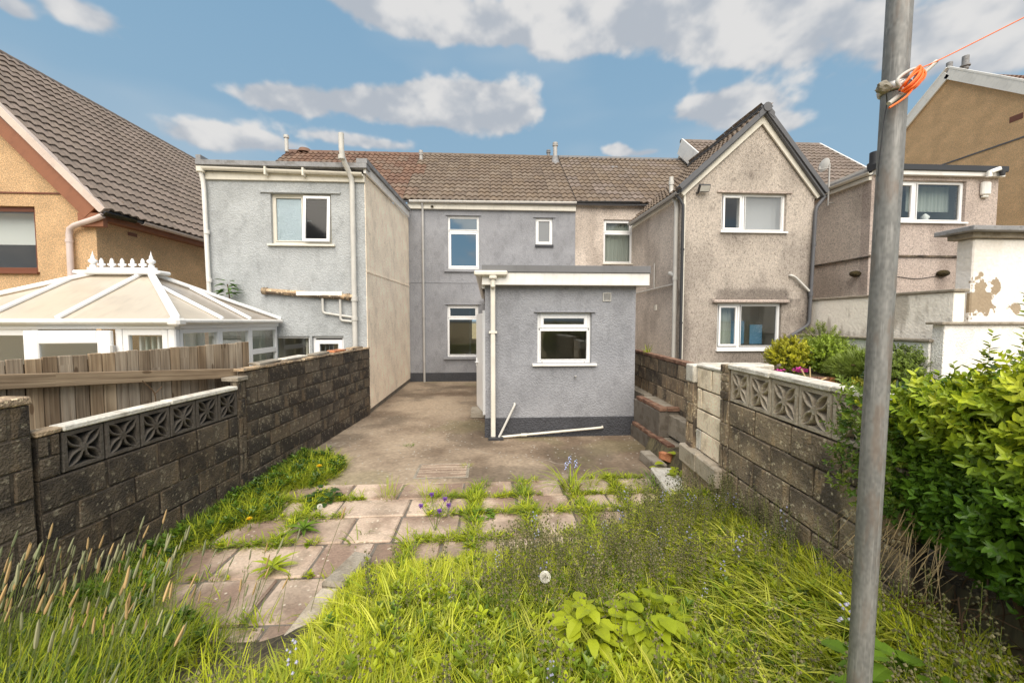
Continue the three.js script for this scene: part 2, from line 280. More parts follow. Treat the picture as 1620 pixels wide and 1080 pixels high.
function chamfer(w, h, d, c = 0.006, jit = 0, uvo) { // a box with its edges taken off (44 triangles), centred
  const P = {}, key = (f, a, b, e) => f + (a > 0 ? 1 : 0) + (b > 0 ? 1 : 0) + (e > 0 ? 1 : 0);
  for (const a of [-1, 1]) for (const b of [-1, 1]) for (const e of [-1, 1]) {
    const j = () => jit ? rr(-jit, jit) : 0, o = [j(), j(), j()];
    P[key('x', a, b, e)] = [a * w / 2 + o[0], b * (h / 2 - c) + o[1], e * (d / 2 - c) + o[2]];
    P[key('y', a, b, e)] = [a * (w / 2 - c) + o[0], b * h / 2 + o[1], e * (d / 2 - c) + o[2]];
    P[key('z', a, b, e)] = [a * (w / 2 - c) + o[0], b * (h / 2 - c) + o[1], e * d / 2 + o[2]];
  }
  const t = [], tri = (A, B, C) => {
    const u = [B[0] - A[0], B[1] - A[1], B[2] - A[2]], v = [C[0] - A[0], C[1] - A[1], C[2] - A[2]];
    const n = [u[1] * v[2] - u[2] * v[1], u[2] * v[0] - u[0] * v[2], u[0] * v[1] - u[1] * v[0]];
    const s = n[0] * (A[0] + B[0] + C[0]) + n[1] * (A[1] + B[1] + C[1]) + n[2] * (A[2] + B[2] + C[2]);
    t.push(s < 0 ? [A, C, B] : [A, B, C]);
  }, quad = (A, B, C, D) => { tri(A, B, C); tri(A, C, D); };
  for (const s of [-1, 1]) {
    quad(P[key('x', s, -1, -1)], P[key('x', s, 1, -1)], P[key('x', s, 1, 1)], P[key('x', s, -1, 1)]);
    quad(P[key('y', -1, s, -1)], P[key('y', 1, s, -1)], P[key('y', 1, s, 1)], P[key('y', -1, s, 1)]);
    quad(P[key('z', -1, -1, s)], P[key('z', 1, -1, s)], P[key('z', 1, 1, s)], P[key('z', -1, 1, s)]);
    for (const r of [-1, 1]) {
      quad(P[key('x', s, r, -1)], P[key('x', s, r, 1)], P[key('y', s, r, 1)], P[key('y', s, r, -1)]);
      quad(P[key('x', s, -1, r)], P[key('x', s, 1, r)], P[key('z', s, 1, r)], P[key('z', s, -1, r)]);
      quad(P[key('y', -1, s, r)], P[key('y', 1, s, r)], P[key('z', 1, s, r)], P[key('z', -1, s, r)]);
      for (const q of [-1, 1]) tri(P[key('x', s, r, q)], P[key('y', s, r, q)], P[key('z', s, r, q)]);
    }
  }
  return boxUV(soup(t), uvo || [rr(0, 5), rr(0, 5)]);
}
// a box between two corners, uv in metres
function bb(x0, x1, y0, y1, z0, z1, c = 0.004, uvo) { return chamfer(Math.abs(x1 - x0), Math.abs(y1 - y0), Math.abs(z1 - z0), Math.min(c, Math.abs(x1 - x0) / 3, Math.abs(y1 - y0) / 3, Math.abs(z1 - z0) / 3), 0, uvo).translate((x0 + x1) / 2, (y0 + y1) / 2, (z0 + z1) / 2); }
function tube(points, r, seg = 10, curved = false) { // a pipe along points, each bend swept
  const P = points.map(p => V(...p));
  let curve;
  if (curved) curve = new THREE.CatmullRomCurve3(P);
  else {
    curve = new THREE.CurvePath();
    let from = P[0];
    for (let i = 1; i < P.length; i++) {
      if (i === P.length - 1) { curve.add(new THREE.LineCurve3(from, P[i])); break; }
      const k = Math.min(r * 2.2, P[i].distanceTo(P[i - 1]) * 0.45, P[i].distanceTo(P[i + 1]) * 0.45);
      const a = P[i].clone().addScaledVector(P[i - 1].clone().sub(P[i]).normalize(), k), b = P[i].clone().addScaledVector(P[i + 1].clone().sub(P[i]).normalize(), k);
      curve.add(new THREE.LineCurve3(from, a)); curve.add(new THREE.QuadraticBezierCurve3(a, P[i], b)); from = b;
    }
  }
  const g = new THREE.TubeGeometry(curve, curved ? points.length * 6 : Math.max(2, points.length * 9), r, seg, false);
  const L = curve.getLength(), uv = g.attributes.uv;
  for (let i = 0; i < uv.count; i++) uv.setXY(i, uv.getY(i) * r * 6.28, uv.getX(i) * L);
  return caps(g.toNonIndexed(), P, r, seg);
}
function caps(g, P, r, seg) {
  const out = [g];
  for (const [a, b] of [[P[0], P[1]], [P[P.length - 1], P[P.length - 2]]]) {
    const c = new THREE.CircleGeometry(r, seg).toNonIndexed(); c.applyQuaternion(new THREE.Quaternion().setFromUnitVectors(V(0, 0, 1), a.clone().sub(b).normalize())); c.translate(a.x, a.y, a.z); out.push(c);
  }
  return mergeGeometries(out);
}
const cyl = (r0, r1, h, seg, x, y, z) => { const g = new THREE.CylinderGeometry(r0, r1, h, seg); g.translate(x, y, z); return g.toNonIndexed(); };
const join = gs => mergeGeometries(gs.map(g => { g = g.index ? g.toNonIndexed() : g; if (!g.attributes.uv) boxUV(g); for (const k of Object.keys(g.attributes)) if (!['position', 'normal', 'uv'].includes(k)) g.deleteAttribute(k); return g; }));

const GROUPS = { terraced_house: 'houses of the terrace', garden_wall: 'garden walls', weed_plant: 'single weeds among slabs and lawn', dandelion: 'yellow dandelion flowers', dandelion_clock: 'dandelion seed heads', pink_flowers: 'pink flower clusters', edging_kerb: 'kerbs beside the right wall' };
const used = {};
const numbered = n => { const k = used[n] = (used[n] || 0) + 1; return k === 1 ? n : n + '_' + String(k - 1).padStart(3, '0'); };
function thing(name, label, category, [x, y, z] = [0, 0, 0], turn = 0, group) {
  const o = new THREE.Group(); o.name = numbered(name); o.position.set(x, y, z); o.rotation.y = turn; scene.add(o);
  o.userData = { label, category }; group ||= GROUPS[name]; if (group) o.userData.group = group; return o;
}
function part(parent, name, geo, material, more) {
  const m = new THREE.Mesh(geo, material); m.name = name; parent.add(m);
  if (more) { if (more.at) m.position.set(...more.at); if (more.label) m.userData.label = more.label; if (more.kind) m.userData.kind = more.kind; }
  return m;
}
function struct(name, geo, material) { const m = new THREE.Mesh(geo, material); m.name = numbered(name); m.userData.kind = 'structure'; scene.add(m); return m; }
// a building's frame: local coordinates are world coordinates less the base point
const near = (t, g) => g.translate(-t.position.x, -t.position.y, -t.position.z);

// wall in the x-y plane with openings; front face at z, thickness into -z
function wallXY(outline, holes, z, thick = 0.25) {
  const s = new THREE.Shape(outline.map(p => new THREE.Vector2(...p)));
  for (const [x0, x1, y0, y1] of holes) { const h = new THREE.Path(); h.moveTo(x0, y0); h.lineTo(x0, y1); h.lineTo(x1, y1); h.lineTo(x1, y0); h.closePath(); s.holes.push(h); }
  const g = new THREE.ExtrudeGeometry(s, { depth: thick, bevelEnabled: false });
  g.translate(0, 0, z - thick); return boxUV(g);
}
// the same in the z-y plane: outline in (d, y) with d the distance -z; outer face at x, thickness towards dir (+1 or -1)
function wallZY(outline, holes, x, dir, thick = 0.22) {
  const g = wallXY(outline.map(([d, y]) => [d, y]), holes, 0, thick); // x' = d, z' in [-thick, 0]
  const m = new THREE.Matrix4().set(0, 0, -dir, x, 0, 1, 0, 0, -1, 0, 0, 0, 0, 0, 0, 1); // x = X - dir*z', z = -x'
  g.applyMatrix4(m);
  if (m.determinant() < 0) { const p = g.attributes; for (const k of ['position', 'normal', 'uv']) { const a = p[k], n = a.itemSize; for (let i = 0; i < a.count; i += 3) for (let j = 0; j < n; j++) { const t = a.array[(i + 1) * n + j]; a.array[(i + 1) * n + j] = a.array[(i + 2) * n + j]; a.array[(i + 2) * n + j] = t; } } }
  return boxUV(g);
}
// a uPVC window set in an opening of a wall facing +z: lights = [x0, x1, y0, y1] in fractions, each its own sash and pane
function windowXY(house, [x0, x1, y0, y1], z, lights, o = {}) {
  const f = o.frame || 0.055, back = z - (o.set || 0.07), W = x1 - x0, Hh = y1 - y0, fr = [];
  const bar = (a, b, c, d, zf = 0, th = 0.06) => fr.push(bb(a, b, c, d, back - th + zf, back + zf, 0.006));
  bar(x0, x0 + f, y0, y1); bar(x1 - f, x1, y0, y1); bar(x0 + f, x1 - f, y1 - f, y1); bar(x0 + f, x1 - f, y0, y0 + f);
  for (const b of o.bars || []) { if (b[0] === 'v') bar(x0 + b[1] * W - f / 2, x0 + b[1] * W + f / 2, y0 + f, y1 - f); else bar(x0 + (b[2] ?? 0) * W + f * 0.5, x0 + (b[3] ?? 1) * W - f * 0.5, y0 + b[1] * Hh - f / 2, y0 + b[1] * Hh + f / 2); }
  const win = part(house, 'window', near(house, join(fr)), o.mat || M.upvc);
  for (const l of lights) {
    const [a, b, c, d] = [x0 + l[0] * W, x0 + l[1] * W, y0 + l[2] * Hh, y0 + l[3] * Hh], k = l.sash || 0;
    if (k) part(win, 'sash', near(house, join([bb(a, a + k, c, d, back - 0.03, back + 0.014), bb(b - k, b, c, d, back - 0.03, back + 0.014), bb(a + k, b - k, d - k, d, back - 0.03, back + 0.014), bb(a + k, b - k, c, c + k, back - 0.03, back + 0.014)])), o.mat || M.upvc);
    const pane = new THREE.PlaneGeometry(b - a - k * 1.6, d - c - k * 1.6); pane.translate((a + b) / 2, (c + d) / 2, back - 0.022);
    part(win, 'pane', near(house, pane), l.glass || o.glass || M.glass);
  }
  if (o.sill) part(win, 'sill', near(house, join([bb(x0 - o.sill, x1 + o.sill, y0 - 0.045, y0 - 0.002, z - 0.1, z + 0.06)])), o.sillMat || M.upvc);
  if (o.lintel) part(win, 'lintel', near(house, join([bb(x0 - o.lintel, x1 + o.lintel, y1 + 0.004, y1 + (o.lintelH || 0.03), z - 0.02, z + 0.035)])), o.lintelMat);
  // the room behind
  const dep = o.deep || 2.2, pd = o.pad ?? 0.5, R = [...(o.through ? [bb(x0 - pd, o.through[0], y0 - 0.4, y1 + 0.35, z - dep - 0.1, z - dep), bb(o.through[1], x1 + pd, y0 - 0.4, y1 + 0.35, z - dep - 0.1, z - dep), bb(o.through[0], o.through[1], y0 - 0.4, o.through[2], z - dep - 0.1, z - dep), bb(o.through[0], o.through[1], o.through[3], y1 + 0.35, z - dep - 0.1, z - dep)] : [bb(x0 - pd, x1 + pd, y0 - 0.4, y1 + 0.35, z - dep - 0.1, z - dep)]), bb(x0 - pd - 0.05, x0 - pd, y0 - 0.4, y1 + 0.35, z - dep, z - 0.27), bb(x1 + pd, x1 + pd + 0.05, y0 - 0.4, y1 + 0.35, z - dep, z - 0.27), bb(x0 - pd - 0.05, x1 + pd + 0.05, y0 - 0.5, y0 - 0.4, z - dep, z - 0.27), bb(x0 - pd - 0.05, x1 + pd + 0.05, y1 + 0.35, y1 + 0.45, z - dep, z - 0.27)];
  part(win, 'room_lining', near(house, join(R)), o.room || M.room);
  return { win, back };
}
function pleats(x0, x1, y0, y1, z, n, amp = 0.025) { // a hanging net curtain
  const g = new THREE.PlaneGeometry(x1 - x0, y1 - y0, n * 4, 1), p = g.attributes.position;
  for (let i = 0; i < p.count; i++) p.setZ(i, amp * Math.sin((p.getX(i) / (x1 - x0) + 0.5) * n * 6.283) + 0.01 * Math.sin(p.getX(i) * 37));
  g.computeVertexNormals(); g.translate((x0 + x1) / 2, (y0 + y1) / 2, z); return g;
}
const gutterGeo = (r) => { const s = []; for (let i = 0; i <= 8; i++) { const a = Math.PI + i / 8 * Math.PI; s.push([Math.cos(a) * r, Math.sin(a) * r]); } for (let i = 8; i >= 0; i--) { const a = Math.PI + i / 8 * Math.PI; s.push([Math.cos(a) * (r - 0.008), Math.sin(a) * (r - 0.008)]); } return new THREE.Shape(s.map(p => new THREE.Vector2(...p))); };
function gutter(a, b, r = 0.055) { // half-round gutter between two points
  const A = V(...a), B = V(...b), L = A.distanceTo(B), g = new THREE.ExtrudeGeometry(gutterGeo(r), { depth: L, bevelEnabled: false });
  const z = B.clone().sub(A).normalize(), x = V(0, 1, 0).cross(z).normalize(), y = z.clone().cross(x);
  g.applyMatrix4(new THREE.Matrix4().makeBasis(x, y, z).setPosition(A)); return boxUV(g);
}

// ---------------------------------------------------------------- roofs of interlocking tiles
function tileGeo(w, gauge, rolls, amp) {
  const n = rolls * 6, t = [], len = gauge + 0.06, lift = 0.046, P = (i, y, dz) => { const x = i / n * w, ph = (x / w * rolls) % 1; return [x, y, dz + amp * Math.pow(Math.max(0, Math.sin(ph * Math.PI)), 1.5)]; };
  for (let i = 0; i < n; i++) {
    const a = P(i, 0, lift), b = P(i + 1, 0, lift), c = P(i + 1, len, 0.004), d = P(i, len, 0.004), a2 = [a[0], 0.003, a[2] - 0.040], b2 = [b[0], 0.003, b[2] - 0.040];
    t.push([a, b, c], [a, c, d], [a2, b2, b], [a2, b, a]);
  }
  const g = boxUV(soup(t), [rr(0, 3), rr(0, 3)]);
  return g;
}
const TW = 0.41, TGA = 0.345;
const tileSets = {}; for (const k of ['bold', 'fine']) tileSets[k] = [0, 1, 2, 3].map(() => k === 'bold' ? tileGeo(TW - 0.004, TGA, 2, 0.048) : tileGeo(TW - 0.004, TGA, 2, 0.040));
// origin = eave corner, ax = along the eave, up = up the slope; the roof is a part of the house, its tiles are sub-parts
function tiledRoof(house, origin, ax, up, nx, ny, mats, opt = {}) {
  const x = V(...ax).normalize(), y = V(...up).normalize(), z = x.clone().cross(y).normalize();
  const deck = bb(0, nx * TW, -0.02, ny * TGA, -0.06, -0.012);
  const roof = part(house, 'roof', deck, M.darkGrey);
  roof.applyMatrix4(new THREE.Matrix4().makeBasis(x, y, z).setPosition(origin[0] - house.position.x, origin[1] - house.position.y, origin[2] - house.position.z));
  const set = tileSets[opt.set || 'bold'], loose = [], list = [];
  for (let j = 0; j < ny; j++) for (let i = 0; i < nx; i++) list.push([i, j]);
  const few = opt.parts ?? 300; if (opt.order) list.sort((a, b) => opt.order(...a) - opt.order(...b));
  list.forEach(([i, j], k) => {
    if (opt.keep && !opt.keep(i, j)) return;
    const m = opt.pick ? opt.pick(i, j) : pick(mats), jx = rr(-0.004, 0.004), jy = rr(-0.009, 0.009) - (rnd() < 0.012 ? 0.05 : 0), tilt = rr(-0.012, 0.012);
    if (k < few) { const t = part(roof, 'tile', pick(set), m, { at: [i * TW + jx, j * TGA + jy, 0.002] }); t.rotation.set(tilt, 0, tilt * 0.6); }
    else { const g = pick(set).clone().translate(i * TW + jx, j * TGA + jy, 0.002); (loose[mats.indexOf(m)] ||= []).push(g); }
  });
  loose.forEach((gs, k) => gs && part(roof, 'tile', join(gs), mats[k], { kind: 'stuff' }));
  return roof;
}
function ridge(roofHouse, a, b, m, r = 0.12) { // a row of half-round ridge tiles
  const A = V(...a), B = V(...b), n = Math.max(1, Math.round(A.distanceTo(B) / 0.45)), gs = [];
  for (let i = 0; i < n; i++) {
    const p = A.clone().lerp(B, i / n), q = A.clone().lerp(B, (i + 0.985) / n), g = new THREE.CylinderGeometry(r * 1.04, r, p.distanceTo(q), 10, 1, true, 0, Math.PI);
    g.applyQuaternion(new THREE.Quaternion().setFromUnitVectors(V(0, 1, 0), q.clone().sub(p).normalize()));
    gs.push([g, p.clone().add(q).multiplyScalar(0.5)]);
  }
  return join(gs.map(([g, c]) => { // turn the half shell upwards
    const pos = g.attributes.position; for (let i = 0; i < pos.count; i++) { const d = B.clone().sub(A).normalize(), v = V(pos.getX(i), pos.getY(i), pos.getZ(i)), along = v.dot(d), side = v.clone().addScaledVector(d, -along), s = V(0, 1, 0).cross(d).normalize(), ang = Math.atan2(side.dot(s), side.y), R = side.length(); const t = (i % 11) / 10 * Math.PI - Math.PI / 2; const w = d.clone().multiplyScalar(along).addScaledVector(s, R * Math.sin(t)).add(V(0, R * Math.cos(t), 0)); pos.setXYZ(i, w.x, w.y, w.z); }
    g.computeVertexNormals(); return boxUV(g.translate(c.x, c.y, c.z));
  }));
}

// ---------------------------------------------------------------- the ground
{
  const g = new THREE.PlaneGeometry(800, 800); g.rotateX(-Math.PI / 2); g.translate(0, -0.10, 0);
  const uv = g.attributes.uv; for (let i = 0; i < uv.count; i++) uv.setXY(i, uv.getX(i) * 800, uv.getY(i) * 800);
  struct('ground', g, M.ground);
  struct('patio', bb(-3.4, 3.4, -0.06, 0.0, -13.8, -5.06, 0.01, [1.3, 0.4]), M.patio);
  struct('neighbouring_yard', join([bb(2.86, 9.4, 0.5, 0.70, -13.7, -7.2, 0.01), bb(2.75, 9.4, 0.3, 0.62, -7.2, -3.2, 0.01)]), M.conc);
}
const FACADE = -13.75, EAVE = 6.0;
const roofUp = a => [0, Math.sin(a), -Math.cos(a)];
const SLOPE = Math.atan2(3.05, 3.9), NY = 14;

// ---------------------------------------------------------------- the grey house
{
  const t = thing('terraced_house', 'grey painted terraced house with brown tiled roof behind the flat-roofed kitchen', 'house', [0.17, 0, FACADE]);
  const up = [-1.331, -0.29, 3.79, 5.55], low = [-1.376, -0.324, 0.83, 2.59], small = [1.62, 2.20, 4.63, 5.52];
  part(t, 'wall', near(t, wallXY([[-2.63, 0.30], [2.97, 0.30], [2.97, 5.84], [-2.63, 5.84]], [up, low, small], FACADE)), M.grey);
  part(t, 'plinth', near(t, bb(-2.63, 2.97, -0.05, 0.298, FACADE - 0.2, FACADE + 0.012)), M.plinth);
  part(t, 'string_course', near(t, join([bb(-2.63, 2.97, 3.318, 3.345, FACADE, FACADE + 0.012)])), M.grey);
  let w = windowXY(t, up, FACADE, [[0.05, 0.95, 0.74, 0.965], [0.05, 0.95, 0.035, 0.69]].map((l, i) => Object.assign(l, { sash: i ? 0.05 : 0.02, glass: M.glassSky })), { bars: [['h', 0.715]], lintel: 0.07, lintelMat: M.grey, sill: 0 });
  part(w.win, 'sill', near(t, bb(up[0] - 0.12, up[1] + 0.1, up[2] - 0.10, up[2] - 0.005, FACADE - 0.05, FACADE + 0.07)), M.grey);
  w = windowXY(t, low, FACADE, [[0.05, 0.95, 0.76, 0.965], [0.05, 0.95, 0.035, 0.73]].map((l, i) => Object.assign(l, { sash: i ? 0.02 : 0.05 })), { bars: [['h', 0.745]], lintel: 0.07, lintelMat: M.grey, deep: 4.5, through: [-0.72, -0.32, 1.25, 2.15] });
  part(w.win, 'sill', near(t, bb(low[0] - 0.12, low[1] + 0.1, low[2] - 0.08, low[2] - 0.005, FACADE - 0.05, FACADE + 0.07)), M.grey);
  part(w.win, 'inner_door_post', near(t, bb(-0.84, -0.76, 0.4, 2.5, FACADE - 4.4, FACADE - 4.3)), M.white);
  w = windowXY(t, small, FACADE, [Object.assign([0.09, 0.91, 0.06, 0.94], { sash: 0.05 })], { lintel: 0.09, lintelMat: M.grey, glass: M.frosted, lintelH: 0.025 });
  part(w.win, 'sill', near(t, bb(small[0] - 0.02, small[1] + 0.02, small[2] - 0.09, small[2] - 0.005, FACADE - 0.05, FACADE + 0.05)), M.plinth);
  part(t, 'fascia', near(t, bb(-2.63, 2.97, 5.74, 5.98, FACADE, FACADE + 0.10)), M.dirtyWhite);
  part(t, 'gutter', near(t, gutter([-2.55, 5.975, FACADE + 0.19], [2.96, 6.01, FACADE + 0.19], 0.065)), M.white);
  const pipe = part(t, 'downpipe', near(t, join([tube([[-2.14, 5.92, FACADE + 0.17], [-2.14, 5.75, FACADE + 0.06], [-2.14, 0.0, FACADE + 0.06]], 0.038), cyl(0.048, 0.048, 0.05, 12, -2.14, 4.4, FACADE + 0.06), cyl(0.048, 0.048, 0.05, 12, -2.14, 2.2, FACADE + 0.06)])), M.pipeGrey);
  part(t, 'fascia_bracket', near(t, bb(-1.86, -1.78, 5.78, 5.83, FACADE + 0.1, FACADE + 0.16)), M.moss);
  tiledRoof(t, [-2.77, EAVE - 0.03, FACADE + 0.20], [1, 0, 0], roofUp(SLOPE), 14, NY, TILES.brown, { pick: i => i < 1 ? pick(rnd() < 0.5 ? TILES.red : TILES.brown) : pick(TILES.brown) });
  part(t, 'ridge_tiles', near(t, ridge(t, [-2.77, 8.93, FACADE - 3.62], [2.97, 8.93, FACADE - 3.62], null, 0.11)), TILES.brown[2]);
  // flues
  const fl = (x, y, z, r, h, cap, m) => { const g = [cyl(r, r, h, 14, x, y + h / 2, z), cyl(r * 1.35, r * 1.35, 0.05, 14, x, y + h + 0.005, z), cyl(r * 1.25, r * 1.25, cap, 14, x, y + h + 0.05 + cap / 2, z)]; part(t, 'flue', near(t, join(g)), m); };
  fl(-2.66, 8.30, FACADE - 3.0, 0.065, 0.42, 0.09, M.pipeGrey);
  part(t, 'flashing', near(t, bb(-2.95, -2.38, 8.20, 8.26, FACADE - 2.98, FACADE - 2.72).rotateX(0)), M.lead);
  fl(2.78, 8.62, FACADE - 3.1, 0.085, 0.62, 0.06, M.pipeGrey);
  part(t, 'flue_base', near(t, cyl(0.11, 0.21, 0.40, 16, 2.78, 8.60, FACADE - 3.1)), M.lead);
  fl(2.62, 8.8, FACADE - 3.9, 0.07, 0.48, 0.05, M.lead);
}
// ---------------------------------------------------------------- the kitchen extension
{
  const F = -7.03, t = thing('kitchen_extension', 'grey flat-roofed kitchen extension with white fascia and dark plinth', 'extension', [1.28, 0, F]);
  const win = [0.862, 1.822, 1.30, 2.19];
  part(t, 'wall', near(t, wallXY([[-0.05, 0.345], [2.61, 0.345], [2.61, 2.72], [-0.05, 2.72]], [win], F, 0.24)), M.grey);
  part(t, 'side_wall', near(t, wallZY([[7.27, 0], [13.74, 0], [13.74, 2.72], [7.27, 2.72]], [[8.25, 9.15, 0.12, 2.25]], -0.05, 1, 0.22)), M.grey, {});
  part(t, 'side_wall', near(t, wallZY([[7.27, 0], [13.74, 0], [13.74, 2.72], [7.27, 2.72]], [], 2.61, -1, 0.22)), M.grey);
  part(t, 'plinth', near(t, bb(-0.062, 2.615, -0.05, 0.343, F - 0.23, F + 0.014)), M.plinth);
  const w = windowXY(t, win, F, [Object.assign([0.06, 0.94, 0.70, 0.955], { sash: 0.06 }), Object.assign([0.06, 0.94, 0.06, 0.65], { sash: 0.012 })], { bars: [['h', 0.675]], sill: 0.09, sillMat: M.white, lintel: 0.06, lintelMat: M.grey, lintelH: 0.022, deep: 2.6 });
  part(w.win, 'screw_cap', near(t, join([bb(0.94, 0.97, 1.312, 1.328, w.back, w.back + 0.006), bb(1.70, 1.73, 1.312, 1.328, w.back, w.back + 0.006)])), M.pipeGrey);
  part(t, 'fascia', near(t, join([bb(-0.10, 2.79, 2.655, 2.865, F + 0.0, F + 0.16), bb(2.65, 2.79, 2.655, 2.865, F - 6.6, F - 0.002)])), M.white);
  part(t, 'roof_edging', near(t, join([bb(-0.10, 2.80, 2.868, 2.985, F - 0.05, F + 0.185)])), M.edge);
  part(t, 'roof_deck', near(t, bb(-0.09, 2.79, 2.80, 2.93, F - 6.68, F - 0.055)), M.lead);
  part(t, 'gutter', near(t, join([gutter([-0.16, 2.86, F + 0.15], [-0.16, 2.84, F - 6.6], 0.06), bb(-0.10, -0.05, 2.60, 2.84, F - 6.6, F - 0.002)])), M.white);
  part(t, 'soffit', near(t, bb(-0.10, -0.052, 2.60, 2.66, F - 6.5, F - 0.01)), M.brownFascia);
  const dp = part(t, 'downpipe', near(t, join([bb(0.045, 0.125, 0.03, 2.76, F + 0.05, F + 0.12, 0.012), bb(0.02, 0.15, 2.74, 2.86, F + 0.165, F + 0.25, 0.02), bb(-0.23, 0.33, 2.80, 2.885, F + 0.165, F + 0.26, 0.02), bb(0.045, 0.125, 2.60, 2.75, F + 0.05, F + 0.22, 0.02)])), M.dirtyWhite);
  part(dp, 'bracket', near(t, join([bb(0.015, 0.155, 1.83, 1.87, F + 0.01, F + 0.128)])), M.dirtyWhite);
  part(t, 'drain_shoe', near(t, bb(0.0, 0.26, 0.0, 0.045, F + 0.02, F + 0.2)), M.dark);
  part(t, 'waste_pipe', near(t, tube([[0.462, 0.60, F + 0.01], [0.462, 0.585, F + 0.06], [0.185, 0.04, F + 0.13]], 0.021)), M.pipePale, { label: 'short slanting waste pipe' });
  part(t, 'waste_pipe', near(t, join([tube([[2.03, 0.165, F + 0.0], [2.03, 0.165, F + 0.07], [0.23, 0.035, F + 0.10]], 0.021), cyl(0.028, 0.028, 0.10, 12, 0, 0, 0).rotateZ(Math.PI / 2).translate(0.62, 0.063, F + 0.095)])), M.dirtyWhite, { label: 'long sagging waste pipe' });
  const vent = part(t, 'vent', near(t, join([bb(2.015, 2.165, 2.39, 2.405, F, F + 0.02), bb(2.015, 2.165, 2.525, 2.54, F, F + 0.02), bb(2.015, 2.03, 2.405, 2.525, F, F + 0.02), bb(2.15, 2.165, 2.405, 2.525, F, F + 0.02)])), M.pipePale);
  for (let k = 0; k < 6; k++) part(vent, 'louvre', near(t, bb(2.03, 2.15, 2.410 + k * 0.0195, 2.422 + k * 0.0195, F + 0.002, F + 0.014)), M.pipeGrey);
  part(t, 'outside_tap', near(t, join([cyl(0.012, 0.012, 0.06, 8, 0, 0, 0).rotateX(Math.PI / 2).translate(1.535, 1.065, F + 0.03), bb(1.51, 1.56, 1.072, 1.084, F + 0.03, F + 0.045), bb(1.527, 1.543, 1.03, 1.065, F + 0.045, F + 0.06)])), M.metal);
  // the back door, ajar, in the side wall
  const A = V(-0.07, 0, -8.30), door = part(t, 'door', near(t, bb(0, 0.05, 0.14, 2.2, -0.86, 0).rotateY(0.20).translate(A.x - 0.02, 0, A.z)), M.upvc);
  part(door, 'handle', near(t, join([bb(-0.05, 0, 1.12, 1.14, -0.80, -0.67, 0.004), bb(-0.02, 0, 1.04, 1.22, -0.82, -0.79, 0.004)]).rotateY(0.20).translate(A.x - 0.02, 0, A.z)), M.upvc);
  part(t, 'door_frame', near(t, join([bb(-0.11, 0.02, 0.12, 2.26, -8.29, -8.23), bb(-0.11, 0.02, 0.12, 2.26, -9.16, -9.10), bb(-0.11, 0.02, 2.20, 2.26, -9.10, -8.29)])), M.upvc);
}
{
  const t = thing('door_step', 'low concrete doorstep block beside the kitchen door', 'step', [-0.24, 0, -8.75]);
  part(t, 'step', near(t, chamfer(0.30, 0.13, 0.62, 0.012, 0.004).translate(-0.22, 0.067, -8.75)), M.conc);
}
// ---------------------------------------------------------------- left neighbour: red-roofed terraced house and its blue extension
{
  const t = thing('terraced_house', 'terraced house with reddish tiled roof rising behind the blue extension', 'house', [-5.3, 0, FACADE]);
  part(t, 'wall', near(t, wallXY([[-8.1, 0], [-2.632, 0], [-2.632, 5.9], [-8.1, 5.9]], [], FACADE - 0.006)), M.blue);
  tiledRoof(t, [-2.78 - 13 * TW, EAVE - 0.035, FACADE + 0.19], [1, 0, 0], roofUp(SLOPE), 13, NY, TILES.red);
  part(t, 'ridge_tiles', near(t, ridge(t, [-8.1, 8.92, FACADE - 3.63], [-2.79, 8.92, FACADE - 3.63], null, 0.11)), TILES.red[2]);
  part(t, 'flue', near(t, join([cyl(0.07, 0.07, 0.55, 14, -7.86, 8.95, FACADE - 2.95), cyl(0.10, 0.10, 0.10, 14, -7.86, 9.25, FACADE - 2.95)])), M.pipePale);
  part(t, 'ridge_vent', near(t, cyl(0.20, 0.30, 0.16, 16, -7.45, 8.98, FACADE - 3.6)), TILES.red[0]);
}
